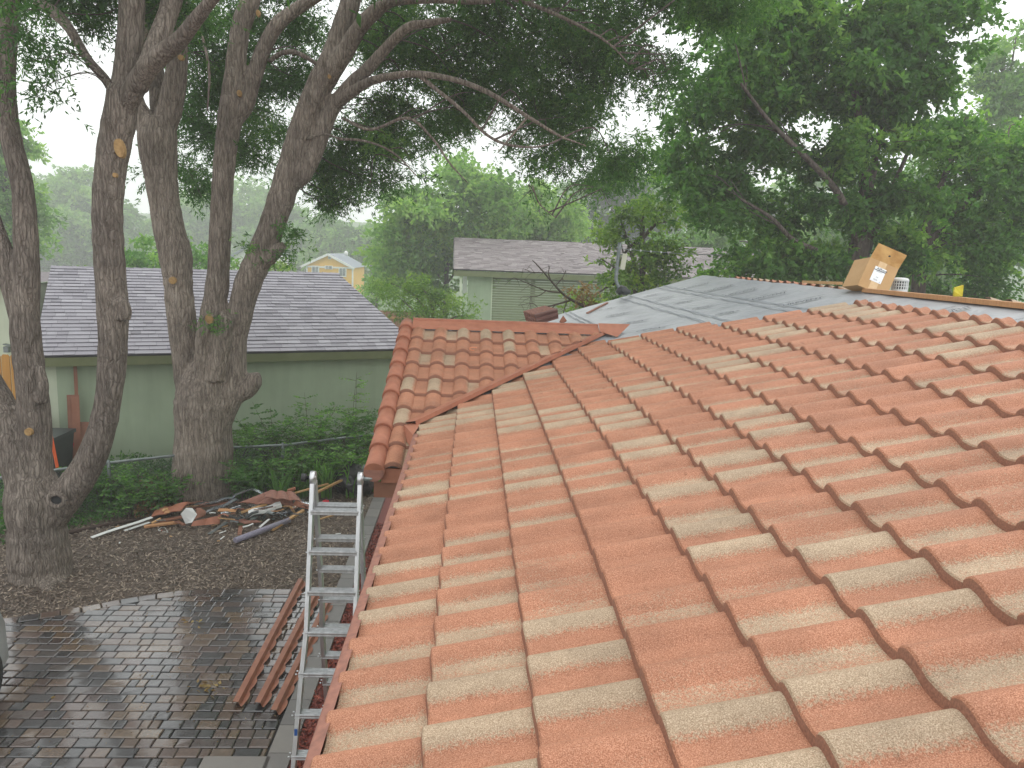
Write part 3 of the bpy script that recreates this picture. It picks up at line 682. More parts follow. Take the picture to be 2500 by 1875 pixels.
# hip point: photo (825,669) on the line parallel to the eave
runA = 4.2
def ridge_hit(px, py, run):
    r = ray(px, py); n = nA; c = (E0+n*run).dot(n); t = c/Vector((r.x, r.y, 0)).dot(n); return Vector((0, 0, CZ))+r*t
RA = ridge_hit(825, 669.6, runA); RAl = ridge_hit(93, 648.5, runA)
riseA = (RA.z+RAl.z)/2-2.3
hA = thing('green_garage', 'green stucco garage with grey shingle roof behind the yard trees', 'garage', loc=(0, 0, 0))
upA = (nA*runA+Vector((0, 0, riseA))).normalized(); slA = math.hypot(runA, riseA)
hipd = (RA-Vector((EB.x, EB.y, 2.3))); hipn = Vector((hipd.y, -hipd.x, 0)).normalized()
if hipn.dot(alA) < 0: hipn = -hipn
shingles('roof', hA, (E0.x, E0.y, 2.3), alA, upA, LA+.3, slA, M['shingle'], row=.172, tab=.32, thick=.010, clip=[(EB, hipn)])
b = MB(); zz = 2.28; E0z = Vector((E0.x, E0.y, zz)); EBz = Vector((EB.x, EB.y, zz)); R1 = E0z+nA*runA+Vector((0, 0, riseA)); R2 = Vector((RA.x, RA.y, R1.z))
B0 = E0z+nA*runA*2; B1 = EBz+nA*runA*2
b.mesh([E0z, EBz, R2, R1, B0, B1], [(0, 1, 2, 3), (3, 2, 5, 4), (1, 5, 2), (0, 3, 4), (0, 4, 5, 1)]); b.build('roof_deck', M['dark'], hA)
b = MB(); st = R1; n = int((R2-R1).length/.2)
for i in range(n): 
    p = R1+(R2-R1)*(i/n); q = R1+(R2-R1)*((i+1.15)/n); b.mesh([p-nA*.13+Vector((0, 0, -.015)), q-nA*.13+Vector((0, 0, -.03)), q+Vector((0, 0, .035)), p+Vector((0, 0, .052)), q+nA*.13+Vector((0, 0, -.03)), p+nA*.13+Vector((0, 0, -.015))], [(0, 1, 2, 3), (3, 2, 4, 5), (0, 3, 5)], 0, R_.uniform(.2, .6))
b.build('ridge_cap', M['shingle'], hA)
b = MB(); b.bar(E0z+Vector((0, 0, -.085))-nA*.0, EBz+Vector((0, 0, -.085)), .03, .17)
b.bar(E0z+nA*.17+Vector((0, 0, -.17)), EBz+nA*.17-alA*.2+Vector((0, 0, -.17)), .32, .012); b.build('fascia', M['fascia'], hA)
b = MB(); b.bar(E0z+Vector((0, 0, .005))-nA*.012, EBz+Vector((0, 0, .005))-nA*.012, .02, .022); b.build('drip_edge', M['black'], hA)
WL = PZ(140, 905, 2.13); wo = nA*.36
def proj_line(px):                                   # where the photo column px meets the wall line
    r = ray(px, 950); c = (E0+wo).dot(nA); t = c/Vector((r.x, r.y, 0)).dot(nA); p = r*t; return Vector((p.x, p.y, 0))
wl, wr = proj_line(140), proj_line(957)
zt_ = 2.12
b = MB(); b.mesh([wl, wr, wr+Vector((0, 0, zt_)), wl+Vector((0, 0, zt_)), wr+nA*7, wr+nA*7+Vector((0, 0, zt_)), wl+nA*7, wl+nA*7+Vector((0, 0, zt_))], [(0, 1, 2, 3), (1, 4, 5, 2), (4, 6, 7, 5)])
b.build('wall', M['wall'], hA)
w0_ = proj_line(78)-nA*.05; w1_ = wl-nA*.002; b = MB(); b.mesh([w0_, w1_, w1_+Vector((0, 0, zt_-.005)), w0_+Vector((0, 0, zt_-.005))], [(0, 1, 2, 3)]); b.build('wall_return', M['wall2'], hA)  # garage stucco coloured paler here and on the side wall, as if lit
b = MB(); b.mesh([wl, wl+nA*7, wl+nA*7+Vector((0, 0, zt_)), wl+Vector((0, 0, zt_))], [(3, 2, 1, 0)]); b.build('side_wall', M['wall2'], hA)['label'] = 'green side wall coloured paler as if lit'
# --- house B (green with siding, centre right)
YB = 38.0
dB = Vector((1, .03, 0)).normalized(); nB = Vector((-.03, 1, 0)).normalized()
P0 = PY(1108, 657, YB); P1 = PY(1840, 690, YB); zB = P0.z; LB = P1.x-P0.x+2.5
RB = PY(1108, 580, YB+4.2); riseB = RB.z-zB
hB = thing('green_house', 'green house with lap siding and pinkish grey shingle roof beyond the felt roof', 'house')
upB = (nB*4.2+Vector((0, 0, riseB))).normalized(); slB = math.hypot(4.2, riseB)
shingles('roof', hB, P0, dB, upB, LB, slB, M['shingle2'], .165, .36, thick=.018)
b = MB(); a0 = P0+Vector((0, 0, -.03)); a1 = a0+dB*LB; r0 = a0+nB*4.2+Vector((0, 0, riseB)); r1 = r0+dB*LB; c0 = a0+nB*8.4; c1 = a1+nB*8.4
b.mesh([a0, a1, r1, r0, c0, c1], [(0, 1, 2, 3), (3, 2, 5, 4), (0, 3, 4), (1, 5, 2), (0, 4, 5, 1)]); b.build('roof_deck', M['dark'], hB)
b = MB(); b.bar(a0+Vector((0, 0, -.17)), a1+Vector((0, 0, -.17)), .05, .26); b.build('fascia', M['fascia'], hB)
b = MB(); b.bar(a0+Vector((0, -.02, .0)), a1+Vector((0, -.02, 0)), .03, .05); b.bar(a0+Vector((-.02, 0, 0)), r0+Vector((-.02, 0, 0)), .04, .12); b.build('drip_edge', M['black'], hB)
xw0 = PY(1142, 700, YB+.5).x; xw1 = PY(1201, 700, YB+.5).x; xe = a1.x-.5; yw = YB+.5; ztp = zB-.28
b = MB(); b.mesh([(xw0, yw, -1), (xw1, yw, -1), (xw1, yw, ztp), (xw0, yw, ztp), (xw0, yw+7, -1), (xw0, yw+7, ztp)], [(0, 1, 2, 3), (4, 0, 3, 5)]); b.build('wall', M['wall'], hB)
b = MB(); z = 0.0
while z < ztp: b.mesh([(xw1, yw-.02, z), (xe, yw-.02, z), (xe, yw+.02, z+.098), (xw1, yw+.02, z+.098), (xw1, yw+.08, z), (xe, yw+.08, z), (xw1, yw+.08, z+.098), (xe, yw+.08, z+.098)], [(0, 1, 2, 3), (4, 5, 1, 0), (3, 2, 7, 6)]); z += .125
b.build('siding', M['siding'], hB)
b = MB(); b.bar((xw1, yw-.04, 0), (xw1, yw-.04, ztp), .06, .05, Vector((1, 0, 0))); b.build('corner_board', M['wall2'], hB)
xp = PY(1125, 700, YB+.2).x; b = MB(); b.bar((xp, YB+.2, -1), (xp, YB+.2, ztp), .12, .12, Vector((1, 0, 0))); b.build('porch_post', M['wall2'], hB)
q0, q1 = PY(1129, 715, YB+2), PY(1141, 671, YB+2); b = MB(); b.box((q0+q1)/2, (q1.x-q0.x, .05, q1.z-q0.z)); b.build('white_panel', M['white'], hB)
# --- yellow house far off
YY = 105.0
hY = thing('yellow_house', 'yellow two storey house with white trim far off in the mist', 'house')
T = lambda x, y, dy=0: PY(540+x/5.267, 560+y/5.267, YY+dy)
ap, el, er = T(1375, 310), T(1030, 462), T(1720, 502); wlx, wrx = T(1105, 500).x, T(1692, 500).x; ez = (el.z+er.z)/2; er.z = ez; el.z = ez; hx = (el.x+er.x)/2; ap.x = hx
gzz = gz(0, YY)
b = MB(); b.mesh([(wlx, YY, gzz-1), (wrx, YY, gzz-1), (wrx, YY, ez+.1), (ap.x, YY, ap.z-.12), (wlx, YY, ez+.1), (wrx, YY+11, gzz-1), (wrx, YY+11, ez+.1), (wlx, YY+11, gzz-1), (wlx, YY+11, ez+.1)], [(0, 1, 2, 3, 4), (1, 5, 6, 2), (7, 0, 4, 8)]); b.build('wall', M['yellow'], hY)
b = MB(); b.mesh([el+Vector((0, -.4, 0)), ap+Vector((0, -.4, 0)), er+Vector((0, -.4, 0)), el+Vector((0, 12, 0)), ap+Vector((0, 12, 0)), er+Vector((0, 12, 0))], [(0, 1, 4, 3), (1, 2, 5, 4)]); b.build('roof', M['greyroof'], hY)
b = MB(); b.bar(el+Vector((0, -.45, -.12)), ap+Vector((0, -.45, -.12)), .12, .28); b.bar(er+Vector((0, -.45, -.12)), ap+Vector((0, -.45, -.12)), .12, .28)
b.bar((wlx, YY-.1, ez-.05), (wrx, YY-.1, ez-.05), .1, .22); b.bar((wlx, YY-.1, gzz), (wlx, YY-.1, ez), .1, .2, Vector((1, 0, 0))); b.bar((wrx, YY-.1, gzz), (wrx, YY-.1, ez), .1, .2, Vector((1, 0, 0))); b.build('trim', M['white'], hY)
def win(x0, y0, x1, y1, bars=1):
    p, q = T(x0, y1), T(x1, y0); c = (p+q)/2; b = MB(); b.box((c.x, YY-.08, c.z), (q.x-p.x, .12, q.z-p.z)); w_ = b.build('window', M['white'], hY)
    b = MB(); sx = (q.x-p.x)*.36
    for s_ in (-1, 1): b.box((c.x+s_*sx*.56, YY-.16, c.z), (sx, .03, (q.z-p.z)*.76))
    b.build('pane', M['glass'], w_)
win(1165, 468, 1262, 575); win(1512, 488, 1612, 608); win(1335, 468, 1435, 510); win(1378, 335, 1416, 382)
b = MB(); p = T(1605, 300, 5); b.tube([p+Vector((0, 0, -.4)), p, p+Vector((0, 0, .25))], [.25, .3, .12], 12); b.build('roof_vent', M['white'], hY)
# --- white house far off between the stems
hW = thing('white_house', 'white gabled house far off, glimpsed between two tree stems', 'house'); YW = 95
a_, b_ = PY(560, 641, YW), PY(608, 603, YW); c_ = PY(660, 625, YW)
b = MB(); b.mesh([(a_.x-3, YW, gz(0, YW)-1), (c_.x, YW, gz(0, YW)-1), (c_.x, YW, c_.z), (b_.x, YW, b_.z), (a_.x-3, YW, a_.z-1.5)], [(0, 1, 2, 3, 4)]); b.mesh([(c_.x, YW, -4), (c_.x, YW+9, -4), (c_.x, YW+9, c_.z), (c_.x, YW, c_.z)], [(0, 1, 2, 3)]); b.build('wall', M['white'], hW)
b = MB(); b.bar(Vector((a_.x-3, YW-.3, a_.z-1.4)), b_+Vector((0, -.3, .1)), .6, .25); b.bar(c_+Vector((0, -.3, .1)), b_+Vector((0, -.3, .1)), .6, .25); b.mesh([(a_.x-3, YW, a_.z-1.3), (b_.x, YW, b_.z+.2), (b_.x, YW+9, b_.z+.2), (a_.x-3, YW+9, a_.z-1.3), (c_.x, YW, c_.z+.2), (c_.x, YW+9, c_.z+.2)], [(0, 1, 2, 3), (1, 4, 5, 2)]); b.build('roof', M['greyroof'], hW)
# --- pale wall with lamp, cedar fence (far left)
hP = thing('pale_house', 'pale green house end with a wall lamp behind the cedar fence', 'house')
q0, q1 = PY(-60, 1000, 17.5), PY(62, 640, 17.5)
b = MB(); b.mesh([(q0.x-4, 17.5, 0), (q1.x, 17.5, 0), (q1.x, 17.5, 3.35), (q0.x-4, 17.5, 3.35), (q1.x, 22, 0), (q1.x, 22, 3.35)], [(0, 1, 2, 3), (1, 4, 5, 2)]); b.build('wall', M['wall2'], hP)
b = MB(); b.mesh([(q0.x-4, 17.2, 3.36), (q1.x+.05, 17.2, 3.36), (q1.x+.05, 22.2, 3.42), (q0.x-4, 22.2, 3.42), (q0.x-4, 17.2, 3.28), (q1.x+.05, 17.2, 3.28)], [(0, 1, 2, 3), (4, 5, 1, 0)]); b.build('roof', M['shingle2'], hP)
p = PY(17, 853, 17.35); b = MB(); b.box(p, (.10, .10, .13)); b.box(p+Vector((.02, 0, .10)), (.14, .12, .02), Matrix.Rotation(.25, 3, 'Y')); lp = b.build('wall_lamp', M['galv'], hP)
fc = thing('cedar_fence', 'orange cedar privacy fence at the far left edge', 'fence')
for k in range(7):
    px = 44-22.0*k; a_ = PY(px-20.5, 866, 15.3); c_ = PY(px, 866, 15.3); b = MB(); xm, x0, x1 = (a_.x+c_.x)/2, a_.x+.004, c_.x-.004; zt0 = c_.z
    b.mesh([(x0, 15.3, 0), (x1, 15.3, 0), (x1, 15.3, zt0-.04), (x1-.03, 15.3, zt0), (x0+.03, 15.3, zt0), (x0, 15.3, zt0-.04)]+[(x, 15.325, z) for x, z in ((x0, 0), (x1, 0), (x1, zt0-.04), (x1-.03, zt0), (x0+.03, zt0), (x0, zt0-.04))], [(0, 1, 2, 3, 4, 5), (11, 10, 9, 8, 7, 6), (1, 7, 8, 2), (2, 8, 9, 3), (3, 9, 10, 4), (4, 10, 11, 5), (5, 11, 6, 0)])
    b.build('picket', M['cedar'], fc)
# --- distant garden fence by the bush
gf = thing('garden_fence', 'low reddish brown board fence behind the olive bushes', 'fence'); YG = 40
b = MB(); q0, q1 = PY(905, 757, YG), PY(1040, 762, YG); zlo = PY(950, 800, YG).z
x = q0.x
while x < q1.x: b.box((x+.07, YG+R_.uniform(-.01, .01), (q0.z+zlo)/2), (.14, .02, q0.z-zlo)); x += .15
b.build('boards', M['brownboard'], gf)
b = MB(); b.bar((q0.x, YG-.05, q0.z-.35), (q1.x, YG-.05, q0.z-.35), .06, .1); b.build('rail', M['wood'], gf)

# ------------------------------------------------------------------ chain link fence
FA, FB = Vector((-8.4, 10.9, 0)), Vector((-1.55, 15.25, 0)); FH = .80
P_ = [PZ(120, 1150, FH), PZ(265, 1130, FH), PZ(430, 1112, FH), PZ(566, 1092, FH), PZ(690, 1087, FH), PZ(915, 1060, FH)]
for p in P_: p.z = 0
P_ = [P_[0]+(P_[0]-P_[1])*1.5]+P_+[P_[-1]+(P_[-1]-P_[-2])*.4]
cf = thing('chain_link_fence', 'low galvanised chain link fence crossing behind the two trunks', 'fence')
b = MB(); b.tube([p+Vector((0, 0, FH)) for p in P_], .024, 10); b.build('top_rail', M['galv'], cf)
for p in (P_[2], P_[4]*.5+P_[3]*.5, P_[5], P_[6], P_[0]):
    b = MB(); b.tube([p+Vector((0, 0, -.1)), p+Vector((0, 0, FH+.02)), p+Vector((0, 0, FH+.05))], [.028, .028, .012], 10); b.build('post', M['galv'], cf)
b = MB(); ped = .055
for p, q in zip(P_, P_[1:]):
    L = (q-p).length; d = (q-p)/L; n = int(L/ped); s0 = d.cross(Vector((0, 0, 1)))*.0016
    for i in range(n+int(FH/ped)):
        for sg in (1, -1):
            a0 = i*ped if sg > 0 else i*ped; z0, z1 = 0, FH; x0, x1 = a0, a0-FH*sg if sg > 0 else a0-FH
            if sg > 0: pts = (max(a0-FH, 0), a0)
            a, c = (a0-FH, a0); za, zc_ = (0, FH) if sg > 0 else (FH, 0)
            if a < 0: za += (0-a)/(c-a)*(zc_-za); a = 0
            if c > L: zc_ -= (c-L)/(c-a)*(zc_-za); c = L
            if c-a < .02: continue
            A, B = p+d*a+Vector((0, 0, za)), p+d*c+Vector((0, 0, zc_)); w_ = (B-A).normalized().cross(s0.normalized())*.0016
            b.face([A-w_, B-w_, B+w_, A+w_])
b.build('wire_mesh', M['galv'], cf)
# landscape edging board
b = MB(); pts = [PZ(x, y, .03) for x, y in ((20, 1325), (165, 1301), (228, 1287), (420, 1255))]; b.tube(pts, .03, 6); tag(b.build('edging', simple('dark_edging', (.07, .04, .03), (.04, .025, .02), 9, .8)), 'dark brown garden edging in front of the weeds by the fence', 'edging')
b = MB(); pts = [PZ(x, y, .02) for x, y in ((150, 1300), (300, 1275), (420, 1236))]
b.tube(pts, .02, 6); tag(b.build('edging', simple('dark_edging2', (.07, .04, .03), (.04, .025, .02), 9, .8)), 'thin dark edging strip running to the big trunk base', 'edging')

# ------------------------------------------------------------------ trees
def limb(mb, pts, Y, widths, sub=5, n=14, wob=.04):
    """pts in photo (display) pixels with depth offset; widths in the same pixels"""
    P = []; Rr = []
    for (x, y, *dy), wd in zip(pts, widths):
        yy = Y+(dy[0] if dy else 0); P.append(DY(x, y, yy)); Rr.append(wd/2*yy/(F/DS))
    P, Rr = spline(P, Rr, sub)
    Rr = [r*(1+R_.uniform(-wob, wob)) for r in Rr]
    mb.tube(P, Rr, n); return P, Rr
def remesh(o, vs, sm=4):
    m = o.modifiers.new('union', 'REMESH'); m.mode = 'VOXEL'; m.voxel_size = vs; m.use_smooth_shade = True
    if sm: s = o.modifiers.new('smooth', 'SMOOTH'); s.iterations = sm; s.factor = .5
def cut_face(parent, x, y, Y, w_, h_, tilt=0, nrm=None):
    """oval saw cut on a limb"""
    c = DY(x, y, Y); k = Y/(F/DS); a = Vector((math.cos(tilt), 0, math.sin(tilt))); u = Vector((-math.sin(tilt), -.15, math.cos(tilt)))
    b = MB(); ring = [c+a*(w_/2*k*math.cos(t))+u*(h_/2*k*math.sin(t)) for t in [i*math.pi/8 for i in range(16)]]
    ring2 = [p+Vector((0, .05, 0))+(p-c)*.10 for p in ring]
    b.mesh(ring+ring2, [tuple(reversed(range(16)))]+[(i, (i+1) % 16, 16+(i+1) % 16, 16+i) for i in range(16)])
    return b.build('saw_cut', M['cut'], parent)
def leaf_quads(C, D, L, W, droop=.0):
    """C centres (N,3), D unit directions"""
    n = len(C); r = rng.normal(size=(n, 3)); S = np.cross(D, r); S /= np.linalg.norm(S, axis=1)[:, None]+1e-9
    l = L*rng.uniform(.7, 1.3, n)[:, None]; w_ = W*rng.uniform(.7, 1.3, n)[:, None]
    nn = np.cross(D, S)
    return np.stack([C, C+D*l*.45+S*w_*.5+nn*w_*.12, C+D*l, C+D*l*.45-S*w_*.5+nn*w_*.12], 1)
def unit(v): return v/(np.linalg.norm(v, axis=1)[:, None]+1e-9)
DENS = 7.5
def clump_points(E, twigs_per_m2, Ydef, thick):
    """ellipses in display pixels -> twig origins in a volume. returns centres, clump id tone"""
    P = []; T = []; Cc = []
    for el in E:
        cx, cy, rx, ry = el[:4]; Y = el[4] if len(el) > 4 else Ydef; th = el[5] if len(el) > 5 else thick; dn = el[6] if len(el) > 6 else 1
        k = Y/(F/DS); c = np.array(DY(cx, cy, Y)); a, h = rx*k, ry*k; n = int(math.pi*a*h*twigs_per_m2*dn*DENS)
        if n < 4: n = 4
        nc = max(4, int(n/45)); v = unit(rng.normal(size=(nc, 3)))*(rng.uniform(0, 1, nc)**(1/2.4))[:, None]
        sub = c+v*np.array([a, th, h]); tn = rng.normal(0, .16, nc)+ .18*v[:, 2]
        idx = rng.integers(0, nc, n); r_ = .30*min(a, h)+.14
        p = sub[idx]+rng.normal(size=(n, 3))*r_*np.array([.75, .75, .5]); P.append(p); T.append(tn[idx]); Cc.append(sub)
    return np.concatenate(P), np.concatenate(T), np.concatenate(Cc)
def crown(name, parent, E, Y, thick, dens, L, W, mat, per=12, twig=.32, droopz=-.35, tone0=.42, kind=None):
    P, T, Cc = clump_points(E, dens, Y, thick); n = len(P)
    d = unit(np.c_[rng.normal(size=n), rng.normal(size=n), rng.normal(droopz, .45, n)])
    s = rng.uniform(0, 1, (n, per)); pts = P[:, None, :]+d[:, None, :]*(s[..., None]*twig)
    sag = (s**2*twig*.35)[..., None]*np.array([0, 0, -1.]); pts = pts+sag
    ld = d[:, None, :]*.7+rng.normal(size=(n, per, 3))*.62+np.array([0, 0, -.18]); ld = unit(ld.reshape(-1, 3))
    tone = np.clip(tone0+np.repeat(T, per)+rng.normal(0, .13, n*per), 0, 1)
    V = leaf_quads(pts.reshape(-1, 3), ld, L, W)
    return quads_obj(name, V, tone, mat, parent, kind), Cc
def branches(name, parent, Cc, limbs, mat, r0=.016, maxn=200, frac=1.0):
    """thin branches from limbs to clump centres"""
    LP = np.array([list(p) for l in limbs for p in l]); b = MB(); idx = rng.permutation(len(Cc))[:maxn]
    use = np.zeros(len(LP))
    for i in idx:
        c = Cc[i]; dd = use*.35+ np.linalg.norm((LP-c)*np.array([1, 1, 1.0])+np.array([0, 0, 0]), axis=1); dd = dd+np.where(LP[:, 2] > c[2]+.3, .5, 0)
        use[dd.argmin()] += 1; a = LP[dd.argmin()]; L = np.linalg.norm(a-c)
        if L < .15 or L > 1.9: continue
        mid = (a+c)/2+rng.normal(size=3)*L*.10+np.array([0, 0, L*.12]); rr = r0*min(1.6, .5+L*.5)
        P, q = spline([a, mid, c], [rr, rr*.7, rr*.28], 4); b.tube(P, q, 5, cap=False)
        for _ in range(2):
            t = R_.randint(4, 7); p = np.array(P[t]); e = p+rng.normal(size=3)*.28+np.array([0, 0, -.1]); b.tube([p, (p+e)/2+rng.normal(size=3)*.04, e], [rr*.4, rr*.3, rr*.15], 4, cap=False)
    return b.build(name, mat, parent)

# --- left tree (L)
YL = 9.85
tL = thing('shade_tree', 'dark barked multi stem tree at the left edge with a pale oval saw cut', 'tree', loc=(0, 0, 0))
b = MB(); LL = []
def lb_(pts, ws, **k): LL.append(limb(b, pts, YL, ws, **k)[0])
lb_([(96, 1288, 0), (92, 1262, 0), (86, 1210), (80, 1140), (74, 1080), (68, 1030), (70, 990), (72, 955)], [142, 130, 124, 118, 118, 96, 56, 20])
lb_([(84, 1150), (110, 1108), (150, 1062), (192, 1000), (222, 920), (238, 830), (244, 740), (243, 660), (236, 560), (232, 450), (241, 350), (258, 255), (268, 190)], [80, 84, 72, 62, 56, 55, 58, 64, 62, 60, 62, 66, 60])
lb_([(262, 230), (276, 130), (283, 60), (286, -30), (290, -150, .4)], [52, 50, 50, 48, 40])
lb_([(262, 245), (300, 175, -.2), (340, 125, -.4), (385, 90, -.6), (425, 40, -.8), (465, -10, -1), (520, -80, -1.2)], [44, 42, 40, 34, 28, 24, 18])
lb_([(296, 190, -.2), (325, 130, -.2), (352, 60, -.1), (372, 0, 0), (395, -90, 0)], [40, 40, 40, 38, 30])
lb_([(244, 200, .1), (225, 168, .2), (190, 128, .4), (150, 62, .5), (118, 28, .7), (80, 2, .8), (30, -30, 1)], [18, 19, 18, 20, 24, 18, 14])
lb_([(76, 1060), (80, 980), (75, 900), (64, 800), (54, 700), (58, 600), (55, 500), (48, 400), (24, 300), (12, 190), (18, 80), (22, -10), (25, -120, .3)], [80, 58, 64, 60, 58, 50, 46, 42, 40, 38, 34, 34, 28])
lb_([(60, 735), (40, 668), (25, 612), (10, 555), (-12, 490), (-45, 390)], [40, 44, 43, 39, 35, 30])
lb_([(66, 1050), (35, 970), (0, 895), (-40, 820), (-90, 700)], [90, 86, 80, 74, 66])
lb_([(84, 790, -.15), (92, 830, -.17), (90, 870, -.15)], [18, 24, 26])
lb_([(256, 650, -.1), (270, 668, -.12), (268, 690, -.1)], [34, 26, 26])
for k in range(9):
    a = k*.7; x = 96+math.cos(a)*50; b.tube([DY(96, 1235, YL), DY(x, 1275, YL+math.sin(a)*.35), DY(x+math.cos(a)*26, 1300, YL+math.sin(a)*.6)], [.20, .12, .04], 8)
o = b.build('trunk', M['barkL'], tL); remesh(o, .022, 3)
cut_face(tL, 257, 320, YL-.20, 20, 36, .12); cut_face(tL, 60, 934, YL-.24, 15, 16); cut_face(tL, 247, 378, YL-.19, 8, 9); cut_face(tL, 232, 748, YL-.15, 8, 14)
b = MB()
c = DY(122, 1080, YL-.33); ring = [c+Vector((math.cos(t)*.10, 0, math.sin(t)*.085)) for t in [i*.3927 for i in range(17)]]; b.tube(ring, .035, 8, cap=False); b.build('knot_rim', M['barkL'], tL)
b = MB(); b.tube([c+Vector((0, .03, 0)), c+Vector((0, .0, 0))], [.085, .07], 14); b.build('knot_hole', M['black'], tL)
EL = [(190, 15, 70, 30), (225, 40, 26, 22), (140, -6, 44, 20), (60, 40, 26, 38, 9.2), (70, 100, 28, 24, 9.2), (72, 140, 22, 20, 9.2), (50, 175, 24, 18, 9.2), (68, 190, 16, 10, 9.2), (70, 70, 22, 40, 9.3), (320, -10, 60, 40), (400, 20, 40, 40), (60, -30, 90, 30), (10, 60, 30, 60), (350, -60, 140, 50), (100, -80, 140, 50)]
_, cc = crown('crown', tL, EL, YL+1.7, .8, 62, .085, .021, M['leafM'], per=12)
branches('branches', tL, cc, LL, M['barkR'], .010, 26)
# --- middle tree (M)
YM = 13.25
tM = thing('shade_tree', 'largest grey barked tree with furrowed multi stem trunk and canopy overhead', 'tree')
b = MB(); LM = []
def lm_(pts, ws, mb=None, **k): LM.append(limb(mb or b, pts, YM, ws, **k)[0])
lm_([(438, 1105), (438, 1075), (438, 1030), (440, 960), (440, 900), (442, 850), (442, 810), (444, 770), (446, 735)], [160, 140, 126, 120, 120, 120, 98, 60, 22])
lm_([(425, 900), (412, 830), (400, 740), (389, 660), (384, 600), (378, 545), (366, 500), (354, 430), (345, 360), (340, 300), (345, 255)], [70, 66, 60, 58, 58, 68, 62, 62, 66, 80, 58])
lm_([(350, 290), (368, 230), (382, 150), (386, 75), (390, 0), (398, -100)], [50, 48, 42, 34, 32, 26])
lm_([(335, 300), (312, 262), (290, 218), (284, 160), (300, 90), (314, 30), (318, -60)], [52, 44, 38, 36, 32, 32, 26])
lm_([(345, 280, .2), (342, 215, .3), (336, 150, .4), (330, 60, .5), (340, -40, .5)], [36, 34, 32, 28, 22])
lm_([(452, 880), (450, 800), (452, 740), (460, 680), (470, 610), (475, 520), (481, 400), (488, 320), (498, 250), (508, 150), (520, 60), (541, 0), (560, -90)], [70, 56, 52, 52, 47, 44, 44, 44, 50, 40, 38, 38, 30])
lm_([(442, 830, -.2), (440, 760, -.3), (446, 705, -.35), (452, 685, -.36)], [40, 36, 38, 36])
lm_([(462, 820, -.25), (476, 750, -.3), (488, 690, -.35), (494, 680, -.36)], [44, 40, 34, 26])
lm_([(496, 262), (528, 228), (550, 160), (572, 100), (600, 52), (640, 20), (688, -12), (740, -50)], [40, 36, 32, 30, 28, 26, 24, 18])
lm_([(462, 920), (488, 860), (502, 800), (506, 740), (520, 670), (538, 606), (566, 545), (590, 480), (612, 415), (632, 340), (656, 262), (688, 190), (720, 120), (742, 55), (764, -15), (790, -90)], [66, 68, 58, 52, 54, 56, 58, 52, 56, 50, 48, 54, 48, 44, 38, 28])
lm_([(500, 850), (528, 838), (545, 822), (543, 806)], [56, 52, 44, 30])
lm_([(578, 560, -.1), (600, 540, -.15), (613, 530, -.2)], [34, 26, 20])
lm_([(700, 180, 0), (742, 118, -.2), (775, 62, -.3), (812, 24, -.4), (850, 3, -.5), (930, 0, -.7), (1040, 4, -.9), (1100, -6, -1)], [42, 36, 32, 30, 20, 14, 11, 9])
lm_([(622, 400), (655, 375), (675, 335), (692, 295), (708, 250), (728, 215)], [40, 38, 38, 36, 36, 34])
lm_([(722, 225), (760, 180, -.2), (795, 148, -.3), (838, 100, -.5), (880, 60, -.7), (925, 50, -.8), (975, 42, -1)], [30, 28, 26, 22, 20, 16, 11])
lm_([(722, 228), (765, 196, -.4), (800, 176, -.7), (850, 164, -1), (905, 160, -1.3), (980, 172, -1.6), (1055, 200, -1.9), (1140, 252, -2.2), (1210, 294, -2.4), (1270, 316, -2.5)], [26, 22, 18, 16, 15, 13, 12, 10, 8, 5])
lm_([(930, 0, -.5), (1020, -20, -.8), (1120, 0, -1.1), (1220, 40, -1.5), (1310, 90, -1.8), (1370, 150, -2)], [13, 12, 11, 9, 7, 4])
o = b.build('trunk', M['barkM'], tM)
for k in range(10):
    pass
remesh(o, .026, 3)
b = MB(); lm_([(582, 132), (606, 116, -.1), (632, 112, -.2), (658, 122, -.2), (684, 138, -.1)], [9, 10, 10, 9, 8], b); b.build('branch', M['barkM'], tM)
b = MB(); lm_([(904, 162, -1.3), (945, 195, -1.4), (1000, 240, -1.6), (1050, 290, -1.7), (1095, 312, -1.8), (1150, 318, -2), (1185, 312, -2)], [9, 8, 7, 6, 6, 4, 3], b); b.build('branch', M['barkM'], tM)
b = MB(); lm_([(740, 255, -.2), (800, 280, -.6), (880, 255, -.9), (935, 300, -1.1), (971, 352, -1.2), (1010, 395, -1.3)], [6, 6, 6, 5, 4, 2], b); b.build('branch', M['barkM'], tM)
b = MB(); lm_([(730, 300, -.3), (790, 305, -.5), (850, 330, -.8), (900, 380, -1)], [6, 5, 4, 2], b); b.build('branch', M['barkM'], tM)
b = MB(); lm_([(420, 30), (440, 90, -.2), (452, 160, -.3), (448, 240, -.4)], [6, 5, 5, 3], b); b.build('branch', M['barkM'], tM)
b = MB(); lm_([(664, 300, -.1), (700, 290, -.4), (735, 300, -.6)], [6, 5, 3], b); b.build('branch', M['barkM'], tM)
b = MB(); lm_([(1140, 252, -2.2), (1100, 300, -2.1), (1075, 330, -2.1)], [5, 4, 2], b); b.build('branch', M['barkM'], tM)
b = MB(); lm_([(1150, 400, -2), (1165, 440, -2), (1200, 470, -2)], [3, 3, 2], b); b.build('branch', M['barkM'], tM)
cut_face(tM, 372, 606, YM-.26, 15, 15); cut_face(tM, 451, 690, YM-.50, 15, 20, .3); cut_face(tM, 390, 124, YM-.2, 12, 10); cut_face(tM, 557, 28, YM-.2, 8, 12); cut_face(tM, 516, 201, YM-.22, 9, 12); cut_face(tM, 711, 165, YM-.26, 7, 8)
